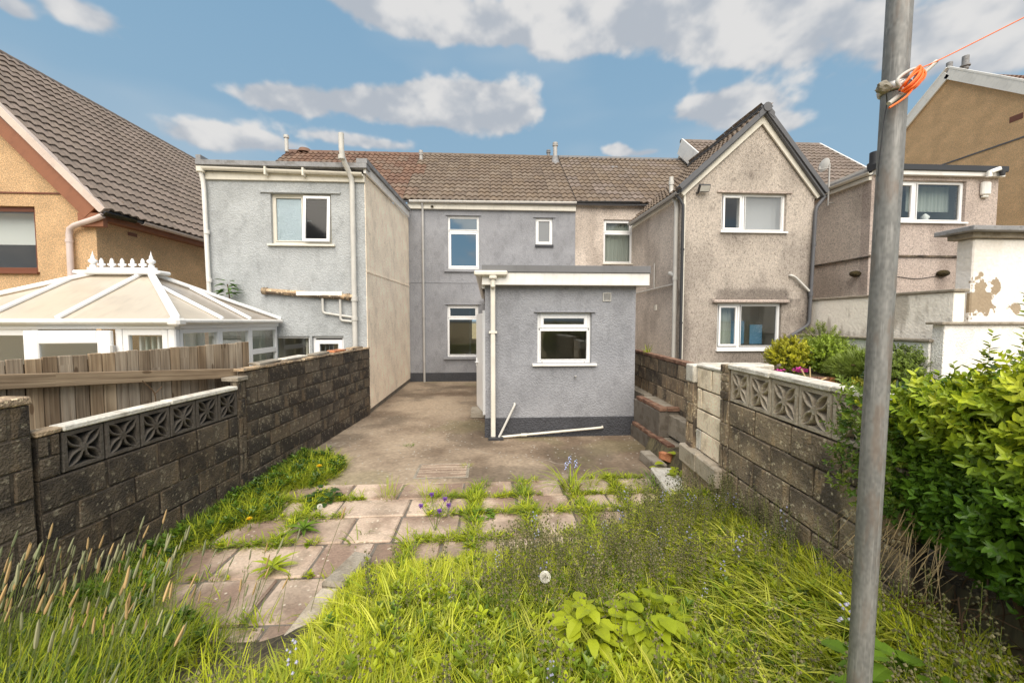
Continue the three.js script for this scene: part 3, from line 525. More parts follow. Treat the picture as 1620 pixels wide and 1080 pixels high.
{
  const F = -8.97, X0 = -5.93, X1 = -2.63, t = thing('rear_extension', 'pale blue rendered two-storey extension with cream side wall and flat roof', 'extension', [-4.28, 0, F]);
  const up = [-4.584, -3.332, 3.68, 4.74], win = [-4.62, -3.85, 0.75, 1.72], dw = [-3.80, -3.13, 0.05, 1.72];
  part(t, 'wall', near(t, wallXY([[X0, 0], [X1, 0], [X1, 5.16], [X0, 5.16]], [up, win, dw], F)), M.blue);
  part(t, 'side_wall', near(t, wallZY([[8.974, 0.09], [13.74, 0.12], [13.74, 5.42], [8.974, 5.16]], [], X1 + 0.012, -1, 0.2)), M.cream, { label: 'cream painted side wall' });
  part(t, 'side_plinth', near(t, wallZY([[8.974, -0.05], [13.74, -0.05], [13.74, 0.116], [8.974, 0.086]], [], X1 + 0.004, -1, 0.2)), M.concD);
  part(t, 'side_wall', near(t, wallZY([[8.98, 0], [13.74, 0], [13.74, 5.2], [8.98, 5.2]], [], X0, 1, 0.2)), M.blue);
  part(t, 'string_course', near(t, wallZY([[8.974, 3.10], [13.74, 3.19], [13.74, 3.225], [8.974, 3.135]], [], X1 + 0.024, -1, 0.02)), M.cream);
  // window, its right-hand light pushed open
  const w = windowXY(t, up, F, [Object.assign([0.05, 0.5, 0.06, 0.94], { sash: 0.02, glass: M.glassPattern })], { bars: [['v', 0.51]], sill: 0.07, sillMat: M.dirtyWhite, lintel: 0.2, lintelMat: M.blue, lintelH: 0.045, mat: M.dirtyWhite, frame: 0.06 });
  { const a = -3.92, b = -3.36, c = 3.72, d = 4.70, k = 0.06, sash = [bb(a, a + k, c, d, 0, 0.05), bb(b - k, b, c, d, 0, 0.05), bb(a + k, b - k, d - k, d, 0, 0.05), bb(a + k, b - k, c, c + k, 0, 0.05)];
    const turn = g => { g.translate(-a, -d, 0); g.rotateX(-0.09); g.translate(a, d, w.back + 0.005); return near(t, g); };
    const s = part(w.win, 'opening_sash', turn(join(sash)), M.upvc);
    part(w.win, 'pane', turn(new THREE.PlaneGeometry(b - a - 2 * k + 0.01, d - c - 2 * k + 0.01).translate((a + b) / 2, (c + d) / 2, 0.02)), M.glassDark); part(w.win, 'sash_handle', turn(join([bb(a + 0.02, a + 0.05, 4.12, 4.22, -0.06, -0.02), bb(a + 0.05, a + 0.14, 4.18, 4.20, -0.07, -0.05)])), M.upvc); }
  windowXY(t, win, F, [[0.04, 0.96, 0.04, 0.96]], { deep: 2.5, frame: 0.05, pad: 0.02 });
  { const wd = windowXY(t, dw, F, [Object.assign([0.07, 0.93, 0.06, 0.95], { sash: 0.09 })], { frame: 0.05, pad: 0.2 }); for (let k = 0; k < 6; k++) part(wd.win, 'blind_slat', near(t, bb(-3.72 + k * 0.09, -3.70 + k * 0.09, 0.2, 1.6, F - 0.30, F - 0.24)), M.pipeGrey); }
  part(t, 'fascia', near(t, join([bb(X0 + 0.06, X1 + 0.02, 4.99, 5.14, F + 0.0, F + 0.05)])), M.dirtyWhite);
  part(t, 'gutter', near(t, join([gutter([X0 - 0.02, 5.21, F + 0.12], [X1 - 0.0, 5.15, F + 0.12], 0.06), cyl(0.075, 0.075, 0.09, 14, X0 + 0.03, 5.15, F + 0.12), bb(-4.61, -4.57, 5.06, 5.23, F + 0.05, F + 0.19), bb(-3.85, -3.81, 5.06, 5.22, F + 0.05, F + 0.19)])), M.dirtyWhite);
  part(t, 'roof_edging', near(t, join([bb(X0 - 0.04, X1 + 0.10, 5.245, 5.345, F - 0.1, F + 0.17), bb(X0 - 0.06, X0 + 0.04, 5.345, 5.46, F - 0.3, F + 0.12)])), M.lead);
  part(t, 'roof_deck', near(t, bb(X0, X1, 5.16, 5.30, F - 4.75, F - 0.11)), M.lead);
  part(t, 'side_fascia', near(t, wallZY([[8.86, 5.16], [13.6, 5.43], [13.6, 5.62], [8.86, 5.33]], [], X1 + 0.07, -1, 0.05)), M.white);
  part(t, 'side_edging', near(t, wallZY([[8.80, 5.345], [13.6, 5.625], [13.6, 5.73], [8.80, 5.44]], [], X1 + 0.11, -1, 0.22)), M.lead);
  const dp = part(t, 'downpipe', near(t, join([tube([[X0 + 0.03, 5.12, F + 0.12], [X0 + 0.05, 4.9, F + 0.07], [X0 + 0.12, 0.0, F + 0.07]], 0.042), cyl(0.052, 0.052, 0.08, 12, X0 + 0.09, 2.9, F + 0.07), cyl(0.052, 0.052, 0.08, 12, X0 + 0.075, 3.9, F + 0.07)])), M.white);
  const soil = part(t, 'soil_pipe', near(t, join([tube([[-2.99, 5.88, F + 0.30], [-2.99, 5.42, F + 0.30], [-2.86, 5.05, F + 0.08], [-2.86, 0.6, F + 0.08]], 0.055, 12), cyl(0.07, 0.07, 0.10, 12, -2.86, 2.52, F + 0.08), cyl(0.068, 0.068, 0.08, 12, -2.86, 2.10, F + 0.08), cyl(0.068, 0.068, 0.08, 12, -2.99, 5.4, F + 0.30)])), M.pipePale, { label: 'pale cast soil pipe leaning out past the eaves' });
  part(t, 'branch_pipe', near(t, join([tube([[-4.76, 2.68, F + 0.06], [-2.88, 2.55, F + 0.08]], 0.062, 12), cyl(0.075, 0.075, 0.10, 12, 0, 0, 0).rotateZ(Math.PI / 2).translate(-4.72, 2.68, F + 0.06), cyl(0.075, 0.075, 0.08, 12, 0, 0, 0).rotateZ(Math.PI / 2).translate(-2.99, 2.56, F + 0.08)])), M.blockLL, { label: 'stained horizontal cast pipe' });
  part(t, 'branch_pipe', near(t, bb(-4.05, -3.10, 2.585, 2.672, F + 0.05, F + 0.135).rotateZ(0)), M.white, { label: 'flaking white paint on the horizontal pipe' });
  part(t, 'waste_pipe', near(t, tube([[-3.53, 2.55, F + 0.06], [-3.53, 2.22, F + 0.06], [-2.88, 2.12, F + 0.06]], 0.026)), M.pipePale);
  part(t, 'waste_pipe', near(t, tube([[-3.16, 2.53, F + 0.07], [-3.16, 2.06, F + 0.07], [-2.88, 2.03, F + 0.07]], 0.026)), M.pipePale);
}
// ---------------------------------------------------------------- right neighbour: pink pebbledash house and its gabled extension
{
  const t = thing('terraced_house', 'pebbledashed terraced house with brown tiled roof left of the gabled extension', 'house', [5.65, 0, FACADE]);
  const win = [3.945, 4.955, 4.02, 5.50], low = [4.0, 4.95, 1.55, 2.45];
  part(t, 'wall', near(t, wallXY([[2.973, 0], [8.3, 0], [8.3, 6.0], [2.973, 6.0]], [win, low], FACADE + 0.004)), M.pink);
  const w = windowXY(t, win, FACADE + 0.004, [Object.assign([0.05, 0.95, 0.72, 0.965], { sash: 0.05 }), Object.assign([0.05, 0.95, 0.035, 0.68], { sash: 0.02 })], { bars: [['h', 0.70]], sill: 0.02, sillMat: M.dirtyWhite, lintel: 0, lintelMat: M.pink, room: M.roomPale });
  part(w.win, 'net_curtain', near(t, pleats(win[0] + 0.04, win[1] - 0.04, win[2] + 0.05, win[3] - 0.04, FACADE - 0.22, 13)), M.net);
  windowXY(t, low, FACADE + 0.004, [[0.05, 0.95, 0.05, 0.95]], { sill: 0.03, lintel: 0.05, lintelMat: M.blockLL });
  part(t, 'fascia', near(t, bb(2.975, 5.0, 5.95, 6.04, FACADE + 0.006, FACADE + 0.09)), M.pipeGrey);
  part(t, 'gutter', near(t, gutter([2.97, 6.03, FACADE + 0.19], [5.1, 6.06, FACADE + 0.19], 0.065)), M.dark);
  tiledRoof(t, [2.99, EAVE - 0.02, FACADE + 0.20], [1, 0, 0], roofUp(SLOPE), 13, NY, TILES.brown, { pick: () => pick(rnd() < 0.75 ? TILES.brown : TILES.grey) });
  part(t, 'ridge_tiles', near(t, ridge(t, [2.99, 8.95, FACADE - 3.62], [8.3, 8.95, FACADE - 3.62], null, 0.11)), M.edge);
  part(t, 'roof_vent', near(t, join([bb(-0.14, 0.14, 0, 0.16, -0.24, 0.0, 0.03), bb(-0.12, 0.12, 0.03, 0.13, 0.001, 0.02, 0.02)]).translate(5.12, 8.14, FACADE - 2.62)), M.lead);
}
{
  const F = -10.1, XL = 4.96, XR = 8.40, XA = 6.93, EV = 5.42, AP = 7.20, t = thing('gabled_extension', 'pinkish pebbledash two-storey extension with pointed gable and tiled roof', 'extension', [6.7, 0, F]);
  const up = [5.94, 7.66, 4.335, 5.29], low = [5.90, 7.62, 1.31, 2.50];
  const g = wallXY([[XL, 0.4], [XR, 0.4], [XR, EV], [XA, AP], [XL, EV]], [up, low], F); { const uv = g.attributes.uv; for (let i = 0; i < uv.count; i++) uv.setX(i, uv.getX(i) - XL); }
  part(t, 'wall', near(t, g), M.gable);
  part(t, 'side_wall', near(t, wallZY([[10.36, 0.4], [13.745, 0.4], [13.745, 5.42], [10.36, 5.42]], [], XL, 1)), M.pink);
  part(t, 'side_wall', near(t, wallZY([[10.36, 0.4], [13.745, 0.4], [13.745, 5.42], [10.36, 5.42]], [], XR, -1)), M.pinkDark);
  part(t, 'corner_bead', near(t, bb(XL - 0.012, XL + 0.035, 0.6, 5.40, F - 0.05, F + 0.014)), M.dirtyWhite);
  let w = windowXY(t, up, F, [Object.assign([0.045, 0.33, 0.05, 0.95], { sash: 0.05 }), Object.assign([0.385, 0.955, 0.05, 0.95], { sash: 0.012, glass: M.frosted })], { bars: [['v', 0.357]], sill: 0.03, lintel: 0.13, lintelMat: M.pinkDark, lintelH: 0.05, room: M.room });
  part(w.win, 'blind', near(t, pleats(up[0] + 0.62, up[1] - 0.03, up[2] + 0.03, up[3] - 0.03, F - 0.35, 5, 0.03)), M.roomPale);
  w = windowXY(t, low, F, [Object.assign([0.045, 0.33, 0.07, 0.95], { sash: 0.05 }), Object.assign([0.385, 0.955, 0.07, 0.95], { sash: 0.012 })], { bars: [['v', 0.357]], sill: 0.03, room: M.roomPale, deep: 1.6 });
  { const canopy = bb(low[0] - 0.14, low[1] + 0.16, low[3] + 0.01, low[3] + 0.09, F - 0.02, F + 0.09, 0.02); part(w.win, 'lintel', near(t, canopy), M.pinkDark); }
  part(w.win, 'ornament', near(t, join([bb(6.62, 7.02, 1.42, 2.05, F - 0.62, F - 0.6), bb(7.1, 7.45, 1.42, 1.95, F - 0.5, F - 0.48)])), mat([0.10, 0.23, 0.36], 0.5));
  part(w.win, 'net_curtain', near(t, pleats(low[0] + 0.06, low[0] + 0.55, low[2] + 0.1, low[3] - 0.04, F - 0.3, 6)), M.net);
  // roof: left slope faces -X, right slope +X
  const run = XA - XL + 0.16, rise = AP - EV, a = Math.atan2(rise + 0.05, XA - XL), len = Math.hypot(run, run * Math.tan(a)), n = Math.ceil(len / TGA) ;
  const y0 = EV + 0.04 - 0.16 * Math.tan(a), nd = 9, z0 = F + 0.16 - nd * TW;
  tiledRoof(t, [XL - 0.16, y0, z0], [0, 0, 1], [Math.cos(a), Math.sin(a), 0], nd, n, TILES.brown);
  const b = Math.atan2(rise + 0.05, XR - XA), lenR = Math.hypot(XR - XA + 0.16, (XR - XA + 0.16) * Math.tan(b)), nR = Math.ceil(lenR / TGA);
  tiledRoof(t, [XR + 0.16, EV + 0.04 - 0.16 * Math.tan(b), F + 0.16], [0, 0, -1], [-Math.cos(b), Math.sin(b), 0], nd, nR, TILES.brown, { parts: 12 });
  part(t, 'ridge_tiles', near(t, ridge(t, [XA, AP + 0.12, F + 0.16], [XA, AP + 0.12, F - 3.6], null, 0.12)), M.edge);
  // verge caps and bargeboards
  const strip = (x0, yA, x1, yB, o0, o1, zA, zB) => { const dx = x1 - x0, dy = yB - yA, L = Math.hypot(dx, dy), nx = -dy / L * Math.sign(dx), ny = dx / L * Math.sign(dx), s = new THREE.Shape([[x0 + nx * o0, yA + ny * o0], [x1 + nx * o0, yB + ny * o0], [x1 + nx * o1, yB + ny * o1], [x0 + nx * o1, yA + ny * o1]].map(p => new THREE.Vector2(...p))); return boxUV(new THREE.ExtrudeGeometry(s, { depth: zB - zA, bevelEnabled: false }).translate(0, 0, zA)); };
  const eL = [XL - 0.14, EV - 0.13], eR = [XR + 0.14, EV - 0.15];
  part(t, 'bargeboard', near(t, join([strip(eL[0], eL[1], XA, AP - 0.0, -0.14, 0.02, F + 0.03, F + 0.07), strip(eR[0], eR[1], XA, AP - 0.0, -0.14, 0.02, F + 0.03, F + 0.07), boxUV(new THREE.ExtrudeGeometry(new THREE.Shape([[XA - 0.17, AP - 0.22], [XA, AP - 0.21], [XA + 0.17, AP - 0.22], [XA + 0.16, AP - 0.08], [XA, AP + 0.07], [XA - 0.16, AP - 0.08]].map(p => new THREE.Vector2(...p))), { depth: 0.05, bevelEnabled: false }).translate(0, 0, F + 0.024))])), M.dirtyWhite);
  part(t, 'verge', near(t, join([strip(eL[0], eL[1], XA, AP, 0.022, 0.125, F - 0.05, F + 0.20), strip(eR[0], eR[1], XA, AP, 0.022, 0.125, F - 0.05, F + 0.20), cyl(0.11, 0.11, 0.03, 12, 0, 0, 0).rotateX(Math.PI / 2).translate(XA, AP + 0.14, F + 0.215), boxUV(new THREE.ExtrudeGeometry(new THREE.Shape([[XA - 0.19, AP - 0.12], [XA, AP + 0.06 - 0.02], [XA + 0.19, AP - 0.12], [XA + 0.20, AP + 0.02], [XA, AP + 0.24], [XA - 0.20, AP + 0.02]].map(p => new THREE.Vector2(...p))), { depth: 0.03, bevelEnabled: false }).translate(0, 0, F + 0.178))])), M.darkGrey);
  part(t, 'fascia', near(t, bb(XL - 0.06, XL - 0.002, EV - 0.22, EV - 0.04, -13.7, F - 0.0)), M.dirtyWhite); part(t, 'fascia', near(t, bb(XR + 0.002, XR + 0.06, EV - 0.22, EV - 0.04, -13.7, F)), M.dirtyWhite);
  part(t, 'gutter', near(t, gutter([XL - 0.19, EV - 0.13, F + 0.05], [XL - 0.19, EV - 0.10, -13.6], 0.06)), M.pipeGrey);
  part(t, 'gutter', near(t, gutter([XR + 0.20, EV - 0.15, F + 0.12], [XR + 0.20, EV - 0.12, -13.6], 0.06)), M.dark);
  part(t, 'downpipe', near(t, join([tube([[XL - 0.19, EV - 0.18, F - 0.06], [XL - 0.05, EV - 0.40, F + 0.05], [XL - 0.045, 0.7, F + 0.05]], 0.036), cyl(0.046, 0.046, 0.05, 12, XL - 0.045, 3.85, F + 0.05), cyl(0.046, 0.046, 0.05, 12, XL - 0.045, 2.0, F + 0.05)])), M.dark);
  part(t, 'soil_pipe', near(t, join([tube([[XL - 0.06, 5.88, F - 0.62], [XL - 0.06, 5.42, F - 0.62], [XL - 0.065, 5.12, F - 0.28], [XL - 0.065, 0.7, F - 0.28]], 0.055, 12), cyl(0.068, 0.068, 0.08, 12, XL - 0.065, 3.15, F - 0.28), cyl(0.068, 0.068, 0.1, 12, XL - 0.06, 5.72, F - 0.62), tube([[XL - 0.065, 3.22, F - 0.28], [XL - 0.065, 3.34, F - 0.62], [XL + 0.01, 3.34, F - 0.62]], 0.05, 12)])), M.pipePale, { label: 'pale grey soil pipe' });
  part(t, 'waste_pipe', near(t, join([tube([[XL - 0.05, 3.02, F - 0.35], [XL - 0.05, 2.96, F - 3.4]], 0.02), tube([[XL - 0.03, 3.0, F - 1.7], [XL - 0.03, 3.75, F - 1.7]], 0.018)])), M.pipePale);
  part(t, 'downpipe', near(t, join([tube([[XR + 0.2, EV - 0.2, F + 0.1], [XR + 0.0, EV - 0.48, F + 0.06], [XR - 0.07, 1.95, F + 0.06], [XR - 0.62, 1.62, F + 0.06], [XR - 0.66, 0.75, F + 0.06]], 0.042), cyl(0.05, 0.05, 0.06, 12, XR - 0.015, 4.0, F + 0.06), cyl(0.055, 0.055, 0.12, 12, XR - 0.055, 2.75, F + 0.06)])), M.darkGrey);
  part(t, 'waste_pipe', near(t, tube([[XR - 0.60, 3.22, F + 0.0], [XR - 0.60, 3.22, F + 0.06], [XR - 0.48, 3.17, F + 0.06], [XR - 0.1, 2.82, F + 0.06]], 0.03)), M.pipePale);
  const fl = part(t, 'floodlight', near(t, join([bb(-0.14, 0.14, -0.09, 0.09, -0.05, 0.05, 0.015).rotateX(0.5).translate(5.40, 5.36, F + 0.13), bb(-0.02, 0.02, -0.02, 0.02, -0.1, 0.02).translate(5.28, 5.27, F + 0.06)])), M.dark);
  part(fl, 'lens', near(t, new THREE.PlaneGeometry(0.24, 0.14).translate(0, 0, 0.054).rotateX(0.5).translate(5.40, 5.36, F + 0.13)), M.pipePale);
  part(t, 'wall_vent', near(t, bb(XL - 0.03, XL, 2.36, 2.52, F - 1.65, F - 1.53)), M.dirtyWhite);
}
// ---------------------------------------------------------------- further right: stepped-up terraced house, flat extension, end house
{
  const t = thing('terraced_house', 'taller terraced house whose tiled roof shows behind the pointed gable', 'house', [11.2, 0, FACADE]);
  part(t, 'wall', near(t, wallXY([[8.32, 0], [14.3, 0], [14.3, 6.5], [8.32, 6.5]], [], FACADE + 0.012)), M.pink);
  part(t, 'gable_wall', near(t, wallZY([[13.8, 5.5], [21, 5.5], [21, 6.5], [17.3, 9.45], [13.8, 6.5]], [], 8.33, 1, 0.2)), M.pink);
  tiledRoof(t, [8.25, 6.62, FACADE + 0.3], [1, 0, 0], roofUp(Math.atan2(3.1, 3.75)), 15, 14, TILES.grey);
  part(t, 'ridge_tiles', near(t, ridge(t, [8.25, 9.68, FACADE - 3.46], [14.4, 9.68, FACADE - 3.46], null, 0.11)), TILES.grey[2]);
  const rake = (x, off) => { const a = V(x, 6.58 + off, FACADE + 0.36), b = V(x, 9.70 + off, FACADE - 3.42); return [a, b]; };
  const board = (x, w, h, off) => { const [a, b] = rake(x, off), g = bb(-w / 2, w / 2, -h / 2, h / 2, 0, a.distanceTo(b)), q = new THREE.Matrix4().lookAt(b, a, V(0, 1, 0)).setPosition(a); return g.applyMatrix4(q); };
  part(t, 'bargeboard', near(t, board(8.20, 0.06, 0.62, -0.22)), M.white);
  part(t, 'verge', near(t, board(14.42, 0.08, 0.10, 0.03)), M.white);
}
{
  const F = -9.85, t = thing('flat_roofed_extension', 'stained pebbledash flat-roofed extension with a wide upstairs window, behind the steel pole', 'extension', [11.4, 0, F]);
  const win = [10.2, 12.27, 4.58, 5.62];
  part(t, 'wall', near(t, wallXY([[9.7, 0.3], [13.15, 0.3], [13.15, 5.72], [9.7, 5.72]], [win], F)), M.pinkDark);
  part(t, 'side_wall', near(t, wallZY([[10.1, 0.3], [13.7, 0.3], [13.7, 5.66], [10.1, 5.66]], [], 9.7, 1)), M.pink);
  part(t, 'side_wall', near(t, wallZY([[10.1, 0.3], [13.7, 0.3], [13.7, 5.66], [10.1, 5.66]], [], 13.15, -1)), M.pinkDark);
  part(t, 'string_course', near(t, join([bb(9.69, 13.16, 3.68, 3.73, F + 0.002, F + 0.04), bb(9.655, 9.698, 3.655, 3.70, -13.6, F + 0.04)])), M.mortar);
  const w = windowXY(t, win, F, [Object.assign([0.04, 0.34, 0.05, 0.95], { sash: 0.06 }), Object.assign([0.385, 0.965, 0.05, 0.95], { sash: 0.02 })], { pad: 0.2, bars: [['v', 0.362]], sill: 0.04, lintel: 0, lintelMat: M.white, room: M.roomPale });
  part(w.win, 'blind', near(t, pleats(win[0] + 0.8, win[1] - 0.04, win[2] + 0.35, win[3] - 0.03, F - 0.35, 12)), M.net);
  part(w.win, 'ornament', near(t, new THREE.LatheGeometry([[0, 0], [0.09, 0], [0.06, 0.06], [0.10, 0.14], [0.03, 0.22], [0, 0.24]].map(p => new THREE.Vector2(...p)), 12).toNonIndexed().translate(11.45, 4.62, F - 0.24)), M.white);
  part(t, 'fascia', near(t, join([bb(9.72, 13.2, 5.62 + 0.102, 5.83, F - 0.02, F + 0.10)])), M.white);
  part(t, 'roof_edging', near(t, bb(9.66, 13.24, 5.832, 5.97, F - 0.1, F + 0.14)), M.dark);
  part(t, 'roof_deck', near(t, bb(9.68, 13.2, 5.70, 5.90, -13.7, F - 0.12)), M.lead);
  part(t, 'side_gutter', near(t, join([gutter([9.60, 5.78, F + 0.06], [9.60, 5.80, -13.6], 0.07), bb(9.62, 9.698, 5.60, 5.70, -13.6, F + 0.0)])), M.dirtyWhite);
  part(t, 'alarm_box', near(t, join([bb(12.62, 12.86, 5.26, 5.60, F, F + 0.10, 0.03), bb(12.66, 12.82, 5.20, 5.258, F, F + 0.08, 0.02)])), M.white);
  part(t, 'security_light', near(t, join([bb(-0.15, 0.15, -0.05, 0.05, -0.04, 0.06, 0.02).rotateZ(0.35).translate(12.75, 5.83, F + 0.2), cyl(0.05, 0.06, 0.14, 10, 12.62, 5.74, F + 0.2)])), M.white);
  part(t, 'camera_dome', near(t, cyl(0.06, 0.05, 0.12, 12, 13.0, 5.78, F + 0.18)), M.dark);
  part(t, 'roof_cowl', near(t, join([cyl(0.13, 0.13, 0.32, 14, 9.83, 6.15, F - 0.05), cyl(0.17, 0.17, 0.10, 14, 9.83, 5.99, F - 0.05)])), M.dark);
  const moss = (x, y, z, label) => { const g = new THREE.IcosahedronGeometry(1, 3), p = g.attributes.position; for (let i = 0; i < p.count; i++) { const k = 1 + 0.25 * (fbm3(p.getX(i) * 2 + x, p.getY(i) * 2, p.getZ(i) * 2, 3) - 0.5); p.setXYZ(i, p.getX(i) * 0.15 * k, p.getY(i) * 0.085 * k, p.getZ(i) * 0.11 * k); } g.computeVertexNormals(); part(t, 'mossy_bulkhead', near(t, boxUV(g).translate(x, y, z)), M.moss, { label }); };
  moss(9.62, 3.28, -10.12, 'mossy bulkhead on the side wall'); moss(11.68, 3.27, F + 0.06, 'mossy bulkhead on the front wall');
  part(t, 'cable', near(t, tube([[10.5, 3.18, F + 0.012], [11.0, 3.13, F + 0.012], [11.55, 3.2, F + 0.012]], 0.008, 5, true)), M.dark);
  part(t, 'lower_window', near(t, join([bb(10.5, 12.4, 2.60, 2.72, F + 0.002, F + 0.03)])), M.upvc);
}
{
  const t = thing('satellite_dish', 'white satellite dish on a thin mast above the stained side wall', 'satellite dish', [9.62, 5.3, -11.0]);
  part(t, 'mast', near(t, join([tube([[9.56, 5.28, -11.0], [9.56, 6.45, -11.0]], 0.022), tube([[9.7, 5.36, -11.0], [9.54, 5.36, -11.0]], 0.018)])), M.pipeGrey);
  const d = new THREE.SphereGeometry(0.40, 24, 6, 0, Math.PI * 2, 0, 0.52).scale(1, 0.6, 0.85).toNonIndexed().rotateZ(1.35).rotateY(0.15);
  part(t, 'dish', near(t, d.translate(9.70, 6.40, -11.15)), M.pipePale);
  part(t, 'feed_arm', near(t, join([tube([[9.56, 6.32, -11.0], [9.2, 6.25, -10.9]], 0.012), cyl(0.03, 0.03, 0.08, 8, 9.18, 6.27, -10.9)])), M.pipeGrey);
}
{
  const X = 20, t = thing('end_house', 'tan pebbledash house with white bargeboards, tallest on the right', 'house', [X, 0, -16]);
  part(t, 'gable_wall', near(t, wallZY([[11.5, 0], [22, 0], [22, 8.7], [16.95, 12.7], [11.5, 8.4]], [], X, 1, 0.25)), M.tan);
  part(t, 'wall', near(t, wallXY([[X + 0.26, 0], [31, 0], [31, 8.3], [X + 0.26, 8.3]], [], -11.5)), M.tan);
  part(t, 'string_course', near(t, bb(X - 0.02, X - 0.001, 8.88, 8.94, -19.5, -11.5)), M.darkGrey);
  const rb = (d0, y0, d1, y1, w, h, x) => { const a = V(x, y0, -d0), b = V(x, y1, -d1); return bb(-w / 2, w / 2, -h / 2, h / 2, 0, a.distanceTo(b)).applyMatrix4(new THREE.Matrix4().lookAt(b, a, V(0, 1, 0)).setPosition(a)); };
  part(t, 'bargeboard', near(t, join([rb(22, 8.75, 16.97, 12.78, 0.08, 0.42, X - 0.06), rb(11.0, 8.1, 16.93, 12.78, 0.08, 0.42, X - 0.06)])), M.white);
  part(t, 'gutter_verge', near(t, join([rb(22, 8.98, 16.97, 13.03, 0.12, 0.07, X - 0.05), rb(11.0, 8.32, 16.93, 13.03, 0.12, 0.07, X - 0.05)])), M.white);
  tiledRoof(t, [X, 8.05, -11.0], [1, 0, 0], [0, 0.62, -0.785], 27, 22, TILES.red, { parts: 60 });
  part(t, 'flue', near(t, cyl(0.11, 0.11, 0.42, 14, X + 0.25, 13.15, -17.15)), M.lead); part(t, 'flue', near(t, join([cyl(0.12, 0.12, 0.55, 14, X + 0.75, 13.25, -16.95), cyl(0.17, 0.17, 0.06, 14, X + 0.75, 13.12, -16.95)])), M.lead);
  const v = part(t, 'air_brick', near(t, bb(X - 0.012, X + 0.0, 9.62, 9.84, -14.75, -14.35)), M.brownFrame);
}
// white garden walls stepping down towards the camera, and the whitewashed outbuilding
{
  let t = thing('garden_wall', 'streaked white garden wall, the taller one beside the stained extension', 'wall', [8.5, 0, -8.5]);
  part(t, 'wall', near(t, bb(8.5, 8.72, 0.3, 2.57, -10.2, -6.92, 0.01)), M.wash); part(t, 'coping', near(t, bb(8.46, 8.76, 2.573, 2.63, -10.2, -6.88, 0.012)), M.conc);
  t = thing('garden_wall', 'low white garden wall with thin brown coping behind the shrubs', 'wall', [8.0, 0, -8.4]);
  part(t, 'wall', near(t, bb(8.0, 8.2, 0.3, 1.655, -10.08, -6.87, 0.01)), M.washClean); part(t, 'coping', near(t, bb(7.95, 8.25, 1.658, 1.71, -10.08, -6.82, 0.012)), M.conc);
  t = thing('garden_wall', 'white garden wall with concrete coping just behind the hedge', 'wall', [10.5, 0, -6.75]);
  part(t, 'wall', near(t, bb(8.03, 13, 0.3, 1.975, -6.86, -6.66, 0.01)), M.washClean); part(t, 'coping', near(t, bb(7.93, 13, 1.978, 2.03, -6.90, -6.60, 0.012)), M.conc);
  t = thing('outbuilding', 'whitewashed outbuilding with flaking brown patch, at the right edge', 'outbuilding', [11, 0, -7.1]);
  const g = boxUV(bb(8.93, 13.5, 0.3, 3.56, -7.28, -7.0, 0.02), [-8.93, 0]);
  part(t, 'wall', near(t, g), M.peel); part(t, 'eaves_board', near(t, bb(8.80, 13.6, 3.565, 3.66, -7.34, -6.92, 0.01)), M.conc); part(t, 'roof', near(t, bb(8.64, 13.7, 3.662, 3.75, -7.44, -6.78, 0.01)), M.lead);
}
